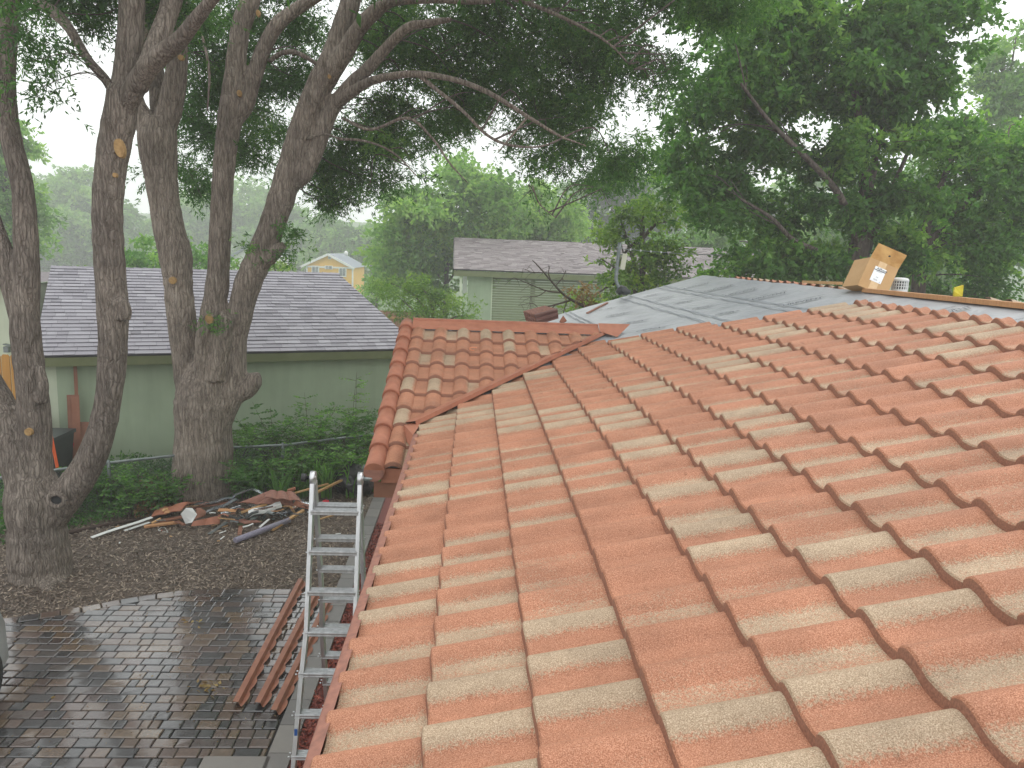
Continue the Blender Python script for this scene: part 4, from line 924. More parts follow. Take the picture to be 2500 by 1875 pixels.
EM = [(430, 60, 60, 60), (470, 150, 60, 70), (440, 215, 45, 55), (432, 295, 42, 55), (402, 375, 38, 42), (408, 415, 34, 22), (312, 382, 22, 16, 13, .4, .6), (540, 100, 45, 80), (545, 190, 42, 50), (556, 262, 36, 50), (545, 330, 48, 42), (500, 335, 30, 30), (590, 300, 20, 30, 13, .4, .6),
      (640, 60, 55, 55), (640, 165, 60, 42), (600, 190, 30, 25), (690, 400, 36, 40), (715, 345, 55, 45), (735, 428, 36, 26), (700, 440, 30, 14), (800, 380, 45, 38), (780, 300, 62, 48), (850, 335, 55, 42), (850, 250, 72, 48), (900, 120, 95, 68), (810, 110, 50, 40), (850, 50, 65, 48), (960, 210, 75, 55), (950, 290, 62, 40), (895, 385, 24, 10, 12.5, .4, .7), (720, 460, 20, 12), (805, 420, 14, 8, 12.5, .4, .7), (1010, 270, 40, 30),
      (1050, 80, 110, 95), (1180, 100, 110, 100), (1300, 120, 90, 95), (1100, 210, 85, 50), (1190, 230, 80, 55), (1275, 225, 60, 48), (1230, 320, 58, 46), (1180, 350, 36, 30), (1320, 350, 62, 48), (1290, 395, 58, 18), (1370, 365, 46, 30), (1140, 300, 46, 22), (1160, 440, 26, 12, 11.3, .3, .5), (1290, 420, 24, 12, 11.3, .3, .6),
      (1400, 20, 60, 32), (1390, 140, 34, 36, 11.5), (1450, 130, 34, 22, 11.5), (1430, 175, 38, 18, 11.5), (1490, 20, 90, 32), (1590, 30, 80, 45), (1430, 220, 26, 40, 11.5, .4, .35), (700, -60, 300, 60), (1150, -60, 300, 60), (1500, -60, 160, 50)]
EM = [(x, y, rx, ry, (e[0] if e else None), *e[1:]) for (x, y, rx, ry, *e) in EM]
EM2 = []
for e in EM:
    x = e[0]; Y = e[4]+.8 if e[4] else (15.0 if x < 640 else (14.9-(x-640)*.0010 if x < 900 else 14.6-(x-900)*.0036))
    EM2.append((e[0], e[1]-15, e[2]*.92, e[3]*.88, Y, *(e[5:] if len(e) > 5 else ())))
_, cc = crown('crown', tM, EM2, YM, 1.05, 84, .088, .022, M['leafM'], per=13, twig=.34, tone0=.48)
branches('branches', tM, cc, LM, M['barkR'], .012, 190)
SHADE_UP = [(250, -260, 380, 110, 10), (800, -250, 380, 110, 10.5), (1300, -210, 300, 100, 11), (500, -430, 500, 110, 8.5), (1050, -400, 420, 100, 9), (100, -330, 300, 100, 8.5)]
_c2 = crown('crown', tM, SHADE_UP, 10, 1.3, 9, .16, .055, M['leafM'], per=12, twig=.5)[1]  # unseen leaves above the view, added to shade the limbs and trunk
# sprouts on the leaning stem and stubs
crown('sprout', tM, [(628, 498, 10, 24, 12.9, .08, 2.6), (640, 535, 14, 10, 12.9, .08, 1.4), (608, 560, 12, 30, 12.9, .1, .9), (540, 528, 12, 14, 12.8, .08, 1.4), (456, 700, 12, 10, 12.7, .06, 3)], 12.9, .1, 60, .08, .02, M['leafG'], per=8, twig=.12, tone0=.55)

# --- right tree (R)
YR = 17.5
tR = thing('broadleaf_tree', 'big dark green broadleaf tree rising right behind the cardboard box', 'tree')
b = MB(); LRr = []
def lr_(pts, ws): LRr.append(limb(b, pts, YR, ws)[0])
lr_([(1852, 760), (1852, 640), (1854, 560), (1862, 500), (1870, 440), (1866, 380), (1862, 300), (1850, 220), (1835, 120), (1830, 30)], [60, 50, 46, 40, 30, 22, 18, 15, 11, 7])
lr_([(1870, 430), (1885, 370, .3), (1892, 330, .4), (1910, 250, .6), (1920, 150, .8), (1930, 60, 1)], [20, 18, 16, 12, 9, 6])
lr_([(1860, 540), (1838, 480, -.4), (1812, 420, -.8), (1770, 370, -1), (1720, 320, -1.2), (1660, 260, -1.4), (1600, 180, -1.5)], [20, 17, 15, 13, 11, 9, 6])
lr_([(1850, 600), (1800, 560, -.6), (1760, 540, -.8), (1710, 515, -1), (1665, 470, -1.2), (1600, 430, -1.4)], [16, 14, 12, 10, 8, 5])
lr_([(1868, 560), (1890, 500, .2), (1905, 470, .2), (1930, 400, .4), (1960, 330, .6), (1985, 240, .8)], [14, 12, 11, 10, 8, 6])
b.build('trunk', M['barkR'], tR)
ER = [(1560, 140, 80, 70), (1650, 80, 110, 75), (1790, 60, 130, 75), (1950, 55, 120, 70), (2055, 35, 52, 48), (2080, 110, 30, 26), (1500, 235, 50, 40), (1590, 230, 90, 60), (1740, 190, 110, 75), (1900, 190, 110, 75), (2020, 150, 60, 55), (1475, 325, 52, 32), (1550, 340, 80, 46), (1660, 330, 80, 52), (1790, 320, 95, 60), (1940, 310, 80, 60), (1450, 385, 50, 36), (1560, 440, 100, 55), (1690, 440, 85, 55), (1800, 440, 60, 46), (1650, 545, 110, 44), (1760, 560, 70, 42), (1590, 590, 70, 20), (1940, 420, 60, 50), (1920, 520, 50, 60), (1500, 30, 60, 40, 15.5), (1840, -60, 260, 50)]
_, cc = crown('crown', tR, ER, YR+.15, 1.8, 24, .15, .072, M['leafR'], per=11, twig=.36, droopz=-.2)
branches('branches', tR, cc, LRr, M['barkR'], .012, 90)
t2 = thing('broadleaf_tree', 'full green tree filling the right edge beside the curved ridge tiles', 'tree')
b = MB(); LR2 = []
LR2.append(limb(b, [(1975, 760), (1985, 600), (1990, 540), (2010, 460), (2030, 410), (2060, 330), (2090, 250)], 18.5, [34, 28, 22, 18, 15, 11, 7])[0])
LR2.append(limb(b, [(1990, 540), (2060, 470), (2140, 380), (2200, 330)], 18.5, [16, 13, 10, 7])[0])
b.build('trunk', M['barkR'], t2)
E2 = [(2010, 440, 80, 70), (2080, 380, 80, 80), (2050, 290, 60, 60), (2140, 320, 70, 80), (2190, 420, 60, 90), (2100, 500, 90, 75), (2010, 560, 80, 50), (2170, 590, 70, 60), (2080, 610, 80, 30), (2260, 420, 60, 160), (2240, 300, 40, 60)]
_, cc = crown('crown', t2, E2, 18.8, 1.6, 20, .14, .066, M['leafR'], per=11, twig=.36, droopz=-.2, tone0=.5)
branches('branches', t2, cc, LR2, M['barkR'], .018, 90)

# --- generic tree for the middle distance and background
def bg_tree(label, Y, E, L, W, dens, mat, thick, trunk, group=None, per=9, tone0=.5, name='leafy_tree', bark='barkR', twig=None, trw=None):
    t = thing(name, label, 'tree', group); b = MB(); x, ytop, ybot = trunk; k = Y/(F/DS)
    base = DY(x, ybot, Y); top = DY(x, ytop, Y); g = Vector((base.x, Y, min(gz(base.x, Y)-.3, base.z-1))); r = trw or .012*(top.z-g.z)+.05
    P, q = spline([g, (g+top)/2+Vector((.15, 0, 0)), top], [r*1.3, r*.9, r*.3], 5); b.tube(P, q, 8); limbs = [P]
    for e in E:
        c = DY(e[0], e[1], Y); s_ = P[R_.randint(4, 9)]; p2, q2 = spline([s_, (s_+c)/2+Vector((0, 0, .2)), c], [r*.5, r*.35, r*.12], 4); b.tube(p2, q2, 6, cap=False)
    b.build('trunk', M[bark], t)
    crown('crown', t, E, Y, thick, dens, L, W, M[mat], per=per, twig=twig or L*3, droopz=-.1, tone0=tone0); return t
bg_tree('tall rounded green tree standing between the yellow house and shingled green house', 46, [(960, 450, 75, 70), (1030, 385, 60, 48), (1000, 350, 36, 22), (1070, 440, 70, 60), (870, 520, 62, 62), (900, 590, 80, 42), (950, 540, 80, 60), (1040, 530, 80, 60), (840, 500, 36, 30), (900, 450, 50, 40), (880, 410, 34, 26)], .30, .17, 5.5, 'leafT', 3.2, (960, 440, 640), tone0=.5)
bg_tree('lighter yellow green tree above the right half of the shingle roof ridge', 50, [(1130, 460, 60, 44), (1200, 470, 55, 44), (1170, 420, 50, 26), (1235, 490, 34, 30), (1120, 510, 60, 40), (1200, 515, 60, 30), (1080, 500, 40, 40)], .30, .17, 5.5, 'leafT', 3, (1150, 440, 600), tone0=.62)
bg_tree('small bright green tree behind the antenna mast', 21, [(1335, 460, 36, 26), (1390, 450, 46, 34), (1340, 520, 42, 36), (1400, 530, 60, 50), (1325, 590, 30, 30), (1440, 590, 40, 34), (1360, 600, 50, 30), (1450, 480, 40, 40), (1300, 560, 22, 8, 21, .4, .5), (1280, 640, 34, 20)], .125, .06, 17, 'leafS', 1.2, (1385, 470, 640), tone0=.5, bark='barkR', per=10, twig=.36)
bg_tree('dark blue green conifer in the mist behind the antenna mast', 85, [(1300, 400, 36, 30), (1290, 450, 60, 40), (1350, 420, 34, 34), (1310, 510, 80, 50), (1380, 500, 50, 50)], .5, .16, 2.2, 'leafK', 5, (1300, 390, 600), tone0=.4, name='conifer_tree')
bg_tree('olive feathery bush beside the garage roof corner', 26, [(860, 640, 40, 34), (900, 620, 36, 26), (940, 630, 50, 34), (990, 650, 40, 32), (900, 670, 60, 26), (840, 610, 30, 24), (1010, 680, 30, 20), (960, 680, 60, 20)], .10, .030, 20, 'leafS', 1.2, (930, 640, 720), tone0=.55, name='garden_bush', per=10, twig=.3)
bg_tree('blue green tree half hiding the yellow house corner', 60, [(825, 605, 34, 26), (850, 585, 34, 28), (800, 640, 30, 16), (835, 560, 20, 14)], .32, .16, 5, 'leafT', 2.5, (810, 590, 660), tone0=.45)
bg_tree('round green tree just above the garage ridge between the stems', 34, [(300, 550, 36, 30), (350, 535, 40, 28), (410, 548, 40, 32), (330, 575, 60, 20), (440, 565, 30, 22)], .2, .11, 8, 'leafR', 1.8, (350, 540, 600), tone0=.55)
bg_tree('small pale green treetop right of the leaning stem above the garage ridge', 40, [(590, 582, 28, 16), (610, 580, 18, 12), (520, 578, 26, 14), (150, 585, 30, 8)], .18, .09, 8, 'leafS', 1.2, (595, 580, 600), tone0=.6)
bg_tree('hazy green tree behind the stems at the far left edge', 48, [(8, 330, 40, 46), (24, 290, 34, 26), (0, 400, 52, 46), (58, 455, 28, 44), (20, 480, 52, 54), (50, 520, 36, 36), (-30, 350, 60, 90)], .32, .17, 4.5, 'leafT', 3, (10, 320, 620), tone0=.45)
bg_tree('mid green tree mass filling the gaps behind the big broadleaf tree', 49, [(1560, 500, 90, 60), (1700, 510, 110, 60), (1860, 520, 110, 60), (2020, 500, 120, 70), (2160, 480, 90, 90), (1620, 570, 120, 40), (1800, 590, 140, 30), (2000, 600, 140, 40), (1480, 520, 60, 40)], .32, .18, 3.2, 'leafT', 3.5, (1700, 480, 640), tone0=.35)
bg_tree('hazy pale treetop in the top right corner', 42, [(2165, 130, 40, 30), (2195, 80, 30, 22), (2140, 170, 40, 26), (2200, 170, 50, 40), (2130, 220, 50, 40), (2200, 250, 50, 50)], .28, .16, 6, 'leafT', 2.5, (2170, 110, 400), tone0=.45)
FG = 'hazy trees of the misty far tree line'
far = [(110, 430, 60, 50, 150), (170, 420, 60, 44, 140), (215, 450, 50, 50, 135), (60, 410, 50, 40, 160), (260, 520, 40, 36, 130), (320, 510, 50, 34, 140), (400, 470, 60, 50, 150), (460, 440, 60, 44, 160), (530, 440, 70, 46, 155), (610, 450, 50, 42, 150), (650, 500, 46, 44, 140), (700, 510, 50, 34, 135), (755, 495, 50, 40, 130), (800, 500, 40, 34, 125), (560, 520, 70, 40, 145), (150, 500, 90, 50, 135), (730, 560, 50, 30, 125), (20, 470, 70, 60, 150), (1250, 430, 70, 44, 140), (1420, 420, 90, 60, 120), (1600, 420, 100, 70, 110), (1800, 430, 110, 70, 105), (2000, 430, 120, 80, 110)]
for i, (x, y, rx, ry, Y) in enumerate(far):
    bg_tree('pale hazy tree in the misty far tree line', Y, [(x, y, rx, ry*.9), (x-rx*.45, y+ry*.4, rx*.6, ry*.6), (x+rx*.5, y+ry*.35, rx*.6, ry*.6), (x, y+ry*.9, rx*1.0, ry*.7)], .75, .45, .95, 'leafT', 6, (x, y, 600), FG, per=8, tone0=.35, name='distant_tree')

# --- broken dead branch and brown leaves in front of house B
t = MB(); YD = 17.0
main = [(1300, 720), (1280, 680), (1255, 655), (1225, 635), (1195, 612), (1170, 580), (1150, 560)]
Ls = []
def tw(pts, ws): Ls.append(limb(t, pts, YD, ws, n=6)[0])
tw([(1285, 680), (1262, 662), (1235, 648), (1213, 632), (1190, 606), (1163, 575), (1150, 562)], [9, 8, 6, 5, 4, 3, 2])
tw([(1235, 648), (1200, 658), (1165, 668), (1140, 690)], [5, 4, 3, 1.5]); tw([(1213, 632), (1180, 628), (1140, 612), (1110, 600)], [4, 3, 2, 1]); tw([(1190, 606), (1185, 590), (1188, 575)], [3, 2, 1]); tw([(1200, 658), (1185, 675), (1183, 692)], [3, 2, 1]); tw([(1225, 650), (1218, 672), (1214, 695)], [3, 2, 1]); tw([(1180, 628), (1160, 640), (1130, 640)], [2.5, 2, 1]); tw([(1200, 618), (1215, 600), (1222, 585)], [2.5, 2, 1]); tw([(1175, 590), (1150, 588), (1130, 580)], [2, 1.5, 1]); tw([(1165, 668), (1150, 655), (1120, 660)], [2, 1.5, 1])
for _ in range(46):
    l = R_.choice(Ls); p = l[R_.randint(3, len(l)-1)]; e = p+Vector((R_.uniform(-.28, .1), R_.uniform(-.1, .1), R_.uniform(-.22, .2))); t.tube([p, (p+e)/2+Vector((0, 0, .02)), e], [.006, .005, .003], 4, cap=False)
dbr = thing('dead_branch', 'broken leafless dead branch hanging before the green siding', 'branch'); t.build('twigs', M['twig'], dbr)
crown('withered_leaves', dbr, [(1262, 632, 14, 20, 17), (1275, 650, 12, 12, 17)], 17, .15, 60, .08, .04, M['dry'], per=8, twig=.14, droopz=-.6)
bg_tree('low bright shrub under the dead branch beside the felt edge', 17.5, [(1255, 670, 26, 16), (1290, 660, 20, 20), (1235, 685, 18, 10)], .10, .05, 34, 'leafS', .4, (1265, 665, 720), tone0=.65, name='garden_bush', per=8, twig=.25, trw=.03)

# ------------------------------------------------------------------ weeds and plants along the fence
def fence_at(u, off=0):
    x = P_[1].x+(P_[-1].x-P_[1].x)*u; y = P_[1].y+(P_[-1].y-P_[1].y)*u; return Vector((x, y+off, 0))
def pinnate(name, label, base, stems, h, lean, leaf=.07, mat='leafG', tone0=.5, group=None):
    """upright shoots with paired leaflets"""
    t = thing(name, label, 'shrub', group, loc=base); b = MB(); Q = []; T = []
    for _ in range(stems):
        a = R_.uniform(0, 6.28); ln = lean*R_.uniform(.5, 1.3); H = h*R_.uniform(.6, 1.15); top = Vector((math.cos(a)*ln, math.sin(a)*ln*.7, H)); o0 = Vector((R_.uniform(-.15, .15), R_.uniform(-.1, .1), 0))
        P, q = spline([o0, o0+Vector((top.x*.25, top.y*.25, H*.55)), o0+top], [.008, .006, .002], 6); b.tube(P, q, 4, cap=False)
        for i in range(3, len(P)-1):
            for _s in range(2):
                ang = R_.uniform(0, 6.28); fd = Vector((math.cos(ang), math.sin(ang), R_.uniform(-.15, .5))).normalized(); fl = R_.uniform(.14, .34); p0 = P[i]
                b.tube([p0, p0+fd*fl*.5+Vector((0, 0, .01)), p0+fd*fl-Vector((0, 0, .03))], [.003, .002, .001], 3, cap=False)
                sd_ = fd.cross(Vector((0, 0, 1))).normalized()
                for m_ in range(1, 6):
                    for sg in (1, -1):
                        c = p0+fd*(fl*m_/5); d = (fd*.5+sd_*sg+Vector((0, 0, R_.uniform(-.3, .2)))).normalized(); Q.append((c, d))
    C = np.array([list(c) for c, d in Q]); D = np.array([list(d) for c, d in Q]); V = leaf_quads(C, D, leaf, leaf*.45)
    b.build('stems', M['twig'], t); quads_obj('leaves', V, np.clip(rng.normal(tone0, .18, len(C)), 0, 1), M[mat], t); return t
def blades(name, label, base, n, h, group=None, tone0=.5):
    t = thing(name, label, 'plant', group, loc=base); b = MB()
    for _ in range(n):
        a = R_.uniform(0, 6.28); H = h*R_.uniform(.6, 1.2); ln = H*R_.uniform(.1, .55); wd = R_.uniform(.014, .024); o0 = Vector((R_.uniform(-.1, .1), R_.uniform(-.08, .08), 0))
        s = Vector((-math.sin(a), math.cos(a), 0)); d = Vector((math.cos(a), math.sin(a), 0)); V = []; nn = 6; bend = R_.uniform(0, .5)
        for i in range(nn+1):
            u = i/nn; c = o0+d*(ln*u*u)+Vector((0, 0, H*(u-bend*u**3*.6))); w_ = wd*(1-u**3); V += [c-s*w_, c+s*w_]
        b.mesh(V, [(2*i, 2*i+1, 2*i+3, 2*i+2) for i in range(nn)], 0, min(1, max(0, R_.gauss(tone0, .15))))
    b.build('blades', M['leafG'], t); return t
GP = 'weeds growing through the chain link fence'
spec = [(258, 1210, 5, .75), (330, 1230, 5, .6), (300, 1190, 6, .8), (215, 1190, 4, .8), (400, 1215, 5, .7), (590, 1150, 7, 1.0), (650, 1140, 9, 1.35), (720, 1130, 8, 1.1), (770, 1130, 9, 1.45), (830, 1120, 8, 1.3), (700, 1180, 8, .8), (800, 1170, 7, .9), (880, 1110, 7, 1.15), (860, 1150, 7, .9), (150, 1230, 4, .5), (610, 1190, 7, .7), (925, 1130, 7, .9), (560, 1120, 5, 1.0)]
for i, (px, py, st, h) in enumerate(spec):
    p = PZ(px, py+35, 0)
    pinnate('fence_weed', 'leafy green weed shoots tangled through the chain link fence', p, st, h, .55*h, .075, tone0=.42+.12*(i % 3), group=GP)
pinnate('fence_weed', 'pale feathery young shoot rising highest before the garage wall', PZ(858, 1140, 0), 3, 1.85, .12, .06, tone0=.95)
for i, (px, py) in enumerate([(590, 1215), (625, 1222), (700, 1205), (735, 1215), (770, 1205), (800, 1215), (680, 1235), (840, 1200), (740, 1190), (880, 1190), (860, 1215), (655, 1200), (910, 1200)]):
    blades('iris_clump', 'sword leaved iris clump behind the rubble pile', PZ(px, py, 0), 22, .74, 'iris clumps behind the rubble', tone0=.55+.1*(i % 3))
def cover(name, label, poly, n, L, W, h, mat, tone0):
    xs = [p.x for p in poly]; ys = [p.y for p in poly]; P = np.c_[rng.uniform(min(xs), max(xs), n), rng.uniform(min(ys), max(ys), n)]
    ins = np.zeros(n, bool); m_ = len(poly)
    for i in range(m_):
        a, c = poly[i], poly[(i+1) % m_]; cond = ((a.y > P[:, 1]) != (c.y > P[:, 1])) & (P[:, 0] < (c.x-a.x)*(P[:, 1]-a.y)/(c.y-a.y+1e-9)+a.x); ins ^= cond
    P = P[ins]; n = len(P); hh = h*(.55+.45*np.sin(P[:, 0]*2.3)*np.sin(P[:, 1]*1.7+P[:, 0]))*rng.uniform(0, 1, n)
    C = np.c_[P, hh]; D = unit(rng.normal(size=(n, 3))+np.array([0, 0, .15])); tone = np.clip(tone0+.25*np.sin(P[:, 0]*3+P[:, 1])*.5+rng.normal(0, .16, n), 0, 1)
    tag(quads_obj(name, leaf_quads(C, D, L, W), tone, mat, kind='stuff'), label, 'ground cover')
poly = [PZ(-40, 1345, 0), PZ(60, 1325, 0), PZ(165, 1296, 0), PZ(400, 1248, 0), PZ(560, 1205, 0), PZ(760, 1190, 0), PZ(960, 1185, 0), Vector((-1.5, 16.2, 0)), Vector((-3.2, 16.4, 0)), Vector((-8.2, 13.3, 0)), Vector((-9.5, 11.5, 0))]
cover('ground_cover', 'low tangled weeds and ivy along the fence foot', poly, 52000, .065, .034, .55, M['leafG'], .32)
poly = [PZ(330, 1275, 0), PZ(420, 1250, 0), PZ(430, 1190, 0), PZ(340, 1200, 0)]
cover('dry_vines', 'dry brown vines and fallen leaves by the big trunk base', poly, 2600, .06, .035, .38, M['dry'], .35)

# ------------------------------------------------------------------ things by the garage wall (far left)
def wallp(px, py, off=.12):
    """photo point on the garage wall plane"""
    r = ray(px, py); c = (E0+wo-nA*off).dot(nA); t_ = c/Vector((r.x, r.y, 0)).dot(nA); return Vector((0, 0, CZ))+r*t_
def wboard(name, label, x0, y0, x1, y1, off, mat, th=.03, cat='board', lean=.25):
    a, c = wallp(x0, y0, off), wallp(x1, y0, off); zlow = 0.0; dn = -nA*lean
    b = MB(); q = [a, c, Vector((c.x, c.y, zlow))+dn, Vector((a.x, a.y, zlow))+dn]; b.mesh(q+[v-nA*th for v in q], [(0, 1, 2, 3), (7, 6, 5, 4), (0, 4, 5, 1), (1, 5, 6, 2), (2, 6, 7, 3), (3, 7, 4, 0)])
    return tag(b.build(name, mat), label, cat)
wboard('leaning_board', 'tall narrow brown board leaning up to the garage fascia', 179, 894, 188, 965, .10, M['brownboard'], .02)
wboard('leaning_board', 'wide reddish brown board leaning on the garage wall', 163, 964, 175, 1100, .16, M['brownboard'])
wboard('leaning_board', 'front brown board overlapping the wide board by the garage corner', 174, 964, 193, 1100, .20, simple('brown_board_b', (.34, .15, .09), (.27, .11, .065), 5, .7))
wboard('leaning_board', 'short square plywood piece between board and curved limb', 194, 1030, 222, 1100, .18, simple('red_ply', (.36, .17, .11), (.30, .13, .08), 5, .7))
bn = thing('wheeled_bin', 'dark wheeled rubbish bin behind the left tree fork', 'bin', loc=PZ(135, 1165, 0))
k = bn.location; bp = wallp(108, 1040, .9); bn.location = Vector((bp.x, bp.y, 0))
b = MB(); W0, W1 = .26, .32
b.mesh([(-W0, -.26, .06), (W0, -.26, .06), (W0, .26, .06), (-W0, .26, .06), (-W1, -.34, .98), (W1, -.34, .98), (W1, .34, .98), (-W1, .34, .98)], [(0, 3, 2, 1), (0, 1, 5, 4), (1, 2, 6, 5), (2, 3, 7, 6), (3, 0, 4, 7)]); b.build('body', M['dark'], bn)
b = MB(); b.box((0, -.02, 1.01), (.70, .76, .06)); b.build('lid', simple('bin_lid', (.03, .035, .04), (.04, .045, .05), 4, .4), bn)
for sx in (-1, 1):
    b = MB(); b.tube([(sx*.27, .25, .1), (sx*.33, .25, .1)], .1, 14); b.build('wheel', M['rubber'], bn)
bn2 = thing('dark_bin', 'second dark bin glimpsed left of the tree stem under the cedar fence', 'bin', loc=PZ(36, 1120, 0)); p = PY(36, 1015, 13.6); bn2.location = (p.x, 13.6, 0)
b = MB(); b.mesh([(-.25, -.25, 0), (.25, -.25, 0), (.25, .25, 0), (-.25, .25, 0), (-.3, -.3, p.z-.05), (.3, -.3, p.z-.05), (.3, .3, p.z-.05), (-.3, .3, p.z-.05)], [(0, 1, 5, 4), (1, 2, 6, 5), (2, 3, 7, 6), (3, 0, 4, 7)]); b.build('body', M['dark'], bn2); b = MB(); b.box((0, 0, p.z-.02), (.66, .66, .05)); b.build('lid', M['galv'], bn2)
b = MB(); b.bar(wallp(119, 1036, 1.45), wallp(141, 1146, 1.6), .045, .02); tag(b.build('orange_stake', M['orange']), 'bright orange stake leaning beside the dark bin', 'stake')
b = MB(); p = wallp(172, 1087, .55); b.box(p, (.085, .06, .09), Matrix.Rotation(.2, 3, 'Y')); b.tube([p+Vector((0, -.05, 0)), p+Vector((0, -.03, 0))], .022, 8); tag(b.build('red_reflector', M['red']), 'small bright red reflector before the leaning boards', 'reflector')

# ------------------------------------------------------------------ rubble pile
def zq(x, y): return (200+x/3.16, 1130+y/3.16)      # from the enlarged view of the pile
GR = 'scraps heaped in the rubble pile'
def strip(name, label, a, c, za, zc_, wd, th, mat, cat='scrap', roll=0.0, seg=1, wave=0, grp=None):
    A, B = PZ(*zq(*a), za), PZ(*zq(*c), zc_); d = (B-A); up = Vector((0, math.sin(roll), math.cos(roll))); x = d.normalized().cross(up).normalized(); n_ = x.cross(d.normalized())
    b = MB(); seg = max(seg, 1); V = []
    for i in range(seg+1):
        u = i/seg; c0 = A+d*u+n_*(wave*math.sin(u*math.pi*seg/2.2))
        for s_, h_ in ((-1, 0), (1, 0), (1, th), (-1, th)): V.append(c0+x*(s_*wd/2)+n_*h_)
    Fc = [(0, 3, 2, 1), (seg*4, seg*4+1, seg*4+2, seg*4+3)]
    for i in range(seg):
        for q in range(4): q2 = (q+1) % 4; Fc.append((i*4+q, i*4+q2, i*4+4+q2, i*4+4+q))
    b.mesh(V, Fc); return tag(b.build(name, mat), label, cat, grp)
def wavy(name, label, pts, zs, rolls, mat, amp=.03, cat='roof tile'):
    """tile scrap: four photo corners, rolls across"""
    A, B, C, D = [PZ(*zq(*p), z) for p, z in zip(pts, zs)]; b = MB(); n, m_ = rolls*8, 3; V = []; nn = (B-A).cross(D-A).normalized()
    if nn.z < 0: nn = -nn
    for i in range(n+1):
        u = i/n
        for j in range(m_+1):
            v = j/m_; p = (A*(1-u)+B*u)*(1-v)+(D*(1-u)+C*u)*v; V.append(p+nn*(amp*abs(math.sin(u*math.pi*rolls))**.8))
    k = len(V); V2 = [v-nn*.012 for v in V]; w_ = m_+1
    Fc = [(i*w_+j, (i+1)*w_+j, (i+1)*w_+j+1, i*w_+j+1) for i in range(n) for j in range(m_)]
    ed = [(i*w_, (i+1)*w_, k+(i+1)*w_, k+i*w_) for i in range(n)]+[(i*w_+m_, k+i*w_+m_, k+(i+1)*w_+m_, (i+1)*w_+m_) for i in range(n)]
    b.mesh(V+V2, Fc+[tuple(k+x for x in reversed(f)) for f in Fc]+ed, smooth=False); return tag(b.build(name, mat), label, cat)
wavy('tile_scrap', 'broken tile sheet with curved edge topping the right of the rubble', [(1200, 310), (1640, 335), (1600, 240), (1420, 225)], [.22, .2, .34, .34], 3, M['trim_side'])
wavy('tile_scrap', 'upper tile sheet lying behind the curved tile sheet', [(1400, 270), (1700, 300), (1640, 230), (1440, 215)], [.36, .3, .36, .4], 3, M['trim_side'], .025)
wavy('tile_scrap', 'long tile strip at the left of the rubble', [(530, 420), (760, 370), (820, 300), (560, 370)], [.08, .2, .25, .12], 2, M['trim'], .02)
wavy('tile_scrap', 'short tile piece in front of the white folded sheet', [(840, 490), (1060, 470), (1070, 405), (860, 450)], [.05, .05, .14, .12], 2, M['trim'], .025)
wavy('tile_scrap', 'bent tile edge in front of the grey metal scraps', [(1130, 450), (1250, 470), (1390, 455), (1200, 440)], [.05, .06, .05, .08], 2, M['trim_side'], .03)
wavy('tile_scrap', 'tile off-cut standing beside the pentagon of white metal', [(870, 440), (950, 410), (960, 380), (890, 345)], [.1, .1, .16, .22], 1, M['brownboard'], .02)
wavy('tile_scrap', 'flat tile sheet slipping behind the ladder', [(1620, 330), (1760, 360), (1740, 320), (1650, 290)], [.1, .06, .1, .18], 2, M['trim'], .02)
strip('metal_strip', 'long white metal strip pointing left out of the rubble', (75, 578), (540, 420), .02, .10, .075, .008, M['white'], seg=4, wave=.006, cat='metal strip')
strip('metal_strip', 'short white metal strip below the long white strip', (328, 525), (520, 460), .02, .05, .06, .008, M['white'], cat='metal strip')
strip('metal_strip', 'dark metal strip between the two white strips', (200, 520), (500, 445), .02, .05, .03, .01, M['dark'], cat='metal strip')
strip('metal_strip', 'perforated pale metal strip standing out in front of the rubble', (980, 550), (1115, 460), .02, .04, .06, .006, M['galv'], cat='metal strip')
strip('metal_strip', 'white metal strip near the pipe', (1370, 500), (1445, 435), .02, .08, .04, .008, M['white'], cat='metal strip')
strip('foil_sheet', 'shiny crumpled foil flashing beside the trunk base', (870, 330), (1170, 265), .14, .22, .09, .012, M['foil'], seg=7, wave=.018, cat='flashing')
strip('foil_sheet', 'shiny foil flashing slanting below the crumpled one', (950, 388), (1200, 285), .08, .2, .10, .012, M['foil'], seg=6, wave=.012, cat='flashing')
strip('foil_sheet', 'bright bent flashing at the top of the rubble', (1165, 262), (1290, 205), .22, .32, .06, .02, M['foil'], seg=3, wave=.01, cat='flashing')
strip('foil_sheet', 'white foil flap tailing right from the top flashing', (1290, 205), (1420, 240), .32, .26, .07, .012, M['foil'], seg=4, wave=.016, cat='flashing')
strip('wood_strip', 'light wood strip under the curved tile sheet', (1230, 388), (1430, 322), .1, .2, .06, .025, M['wood2'], cat='wood strip')
strip('wood_strip', 'light lath crossing behind the upright ladder rail', (1640, 238), (1900, 165), .25, .3, .05, .02, M['wood2'], cat='wood strip')
strip('wood_strip', 'splintered light stick pointing up at the rubbish bag', (1780, 250), (2065, 110), .22, .34, .05, .03, M['wood2'], cat='wood strip')
strip('wood_strip', 'long light wood strip sloping down right of the pipe', (1465, 525), (1710, 372), .02, .16, .055, .03, M['wood2'], cat='wood strip')
strip('wood_strip', 'orange wood strip low at the left of the rubble', (480, 498), (755, 462), .03, .05, .09, .025, M['wood'], cat='wood strip')
strip('wood_strip', 'thin wood splinter between tile strip and white strip', (540, 470), (610, 432), .05, .1, .04, .02, M['wood2'], cat='wood strip')
strip('wood_strip', 'short light board tilted under the curved tile sheet', (1610, 345), (1645, 410), .2, .04, .09, .02, M['wood2'], cat='wood strip')
strip('wood_strip', 'thin light stick seen through the ladder', (1840, 438), (2030, 380), .02, .04, .03, .02, M['wood2'], cat='wood strip')
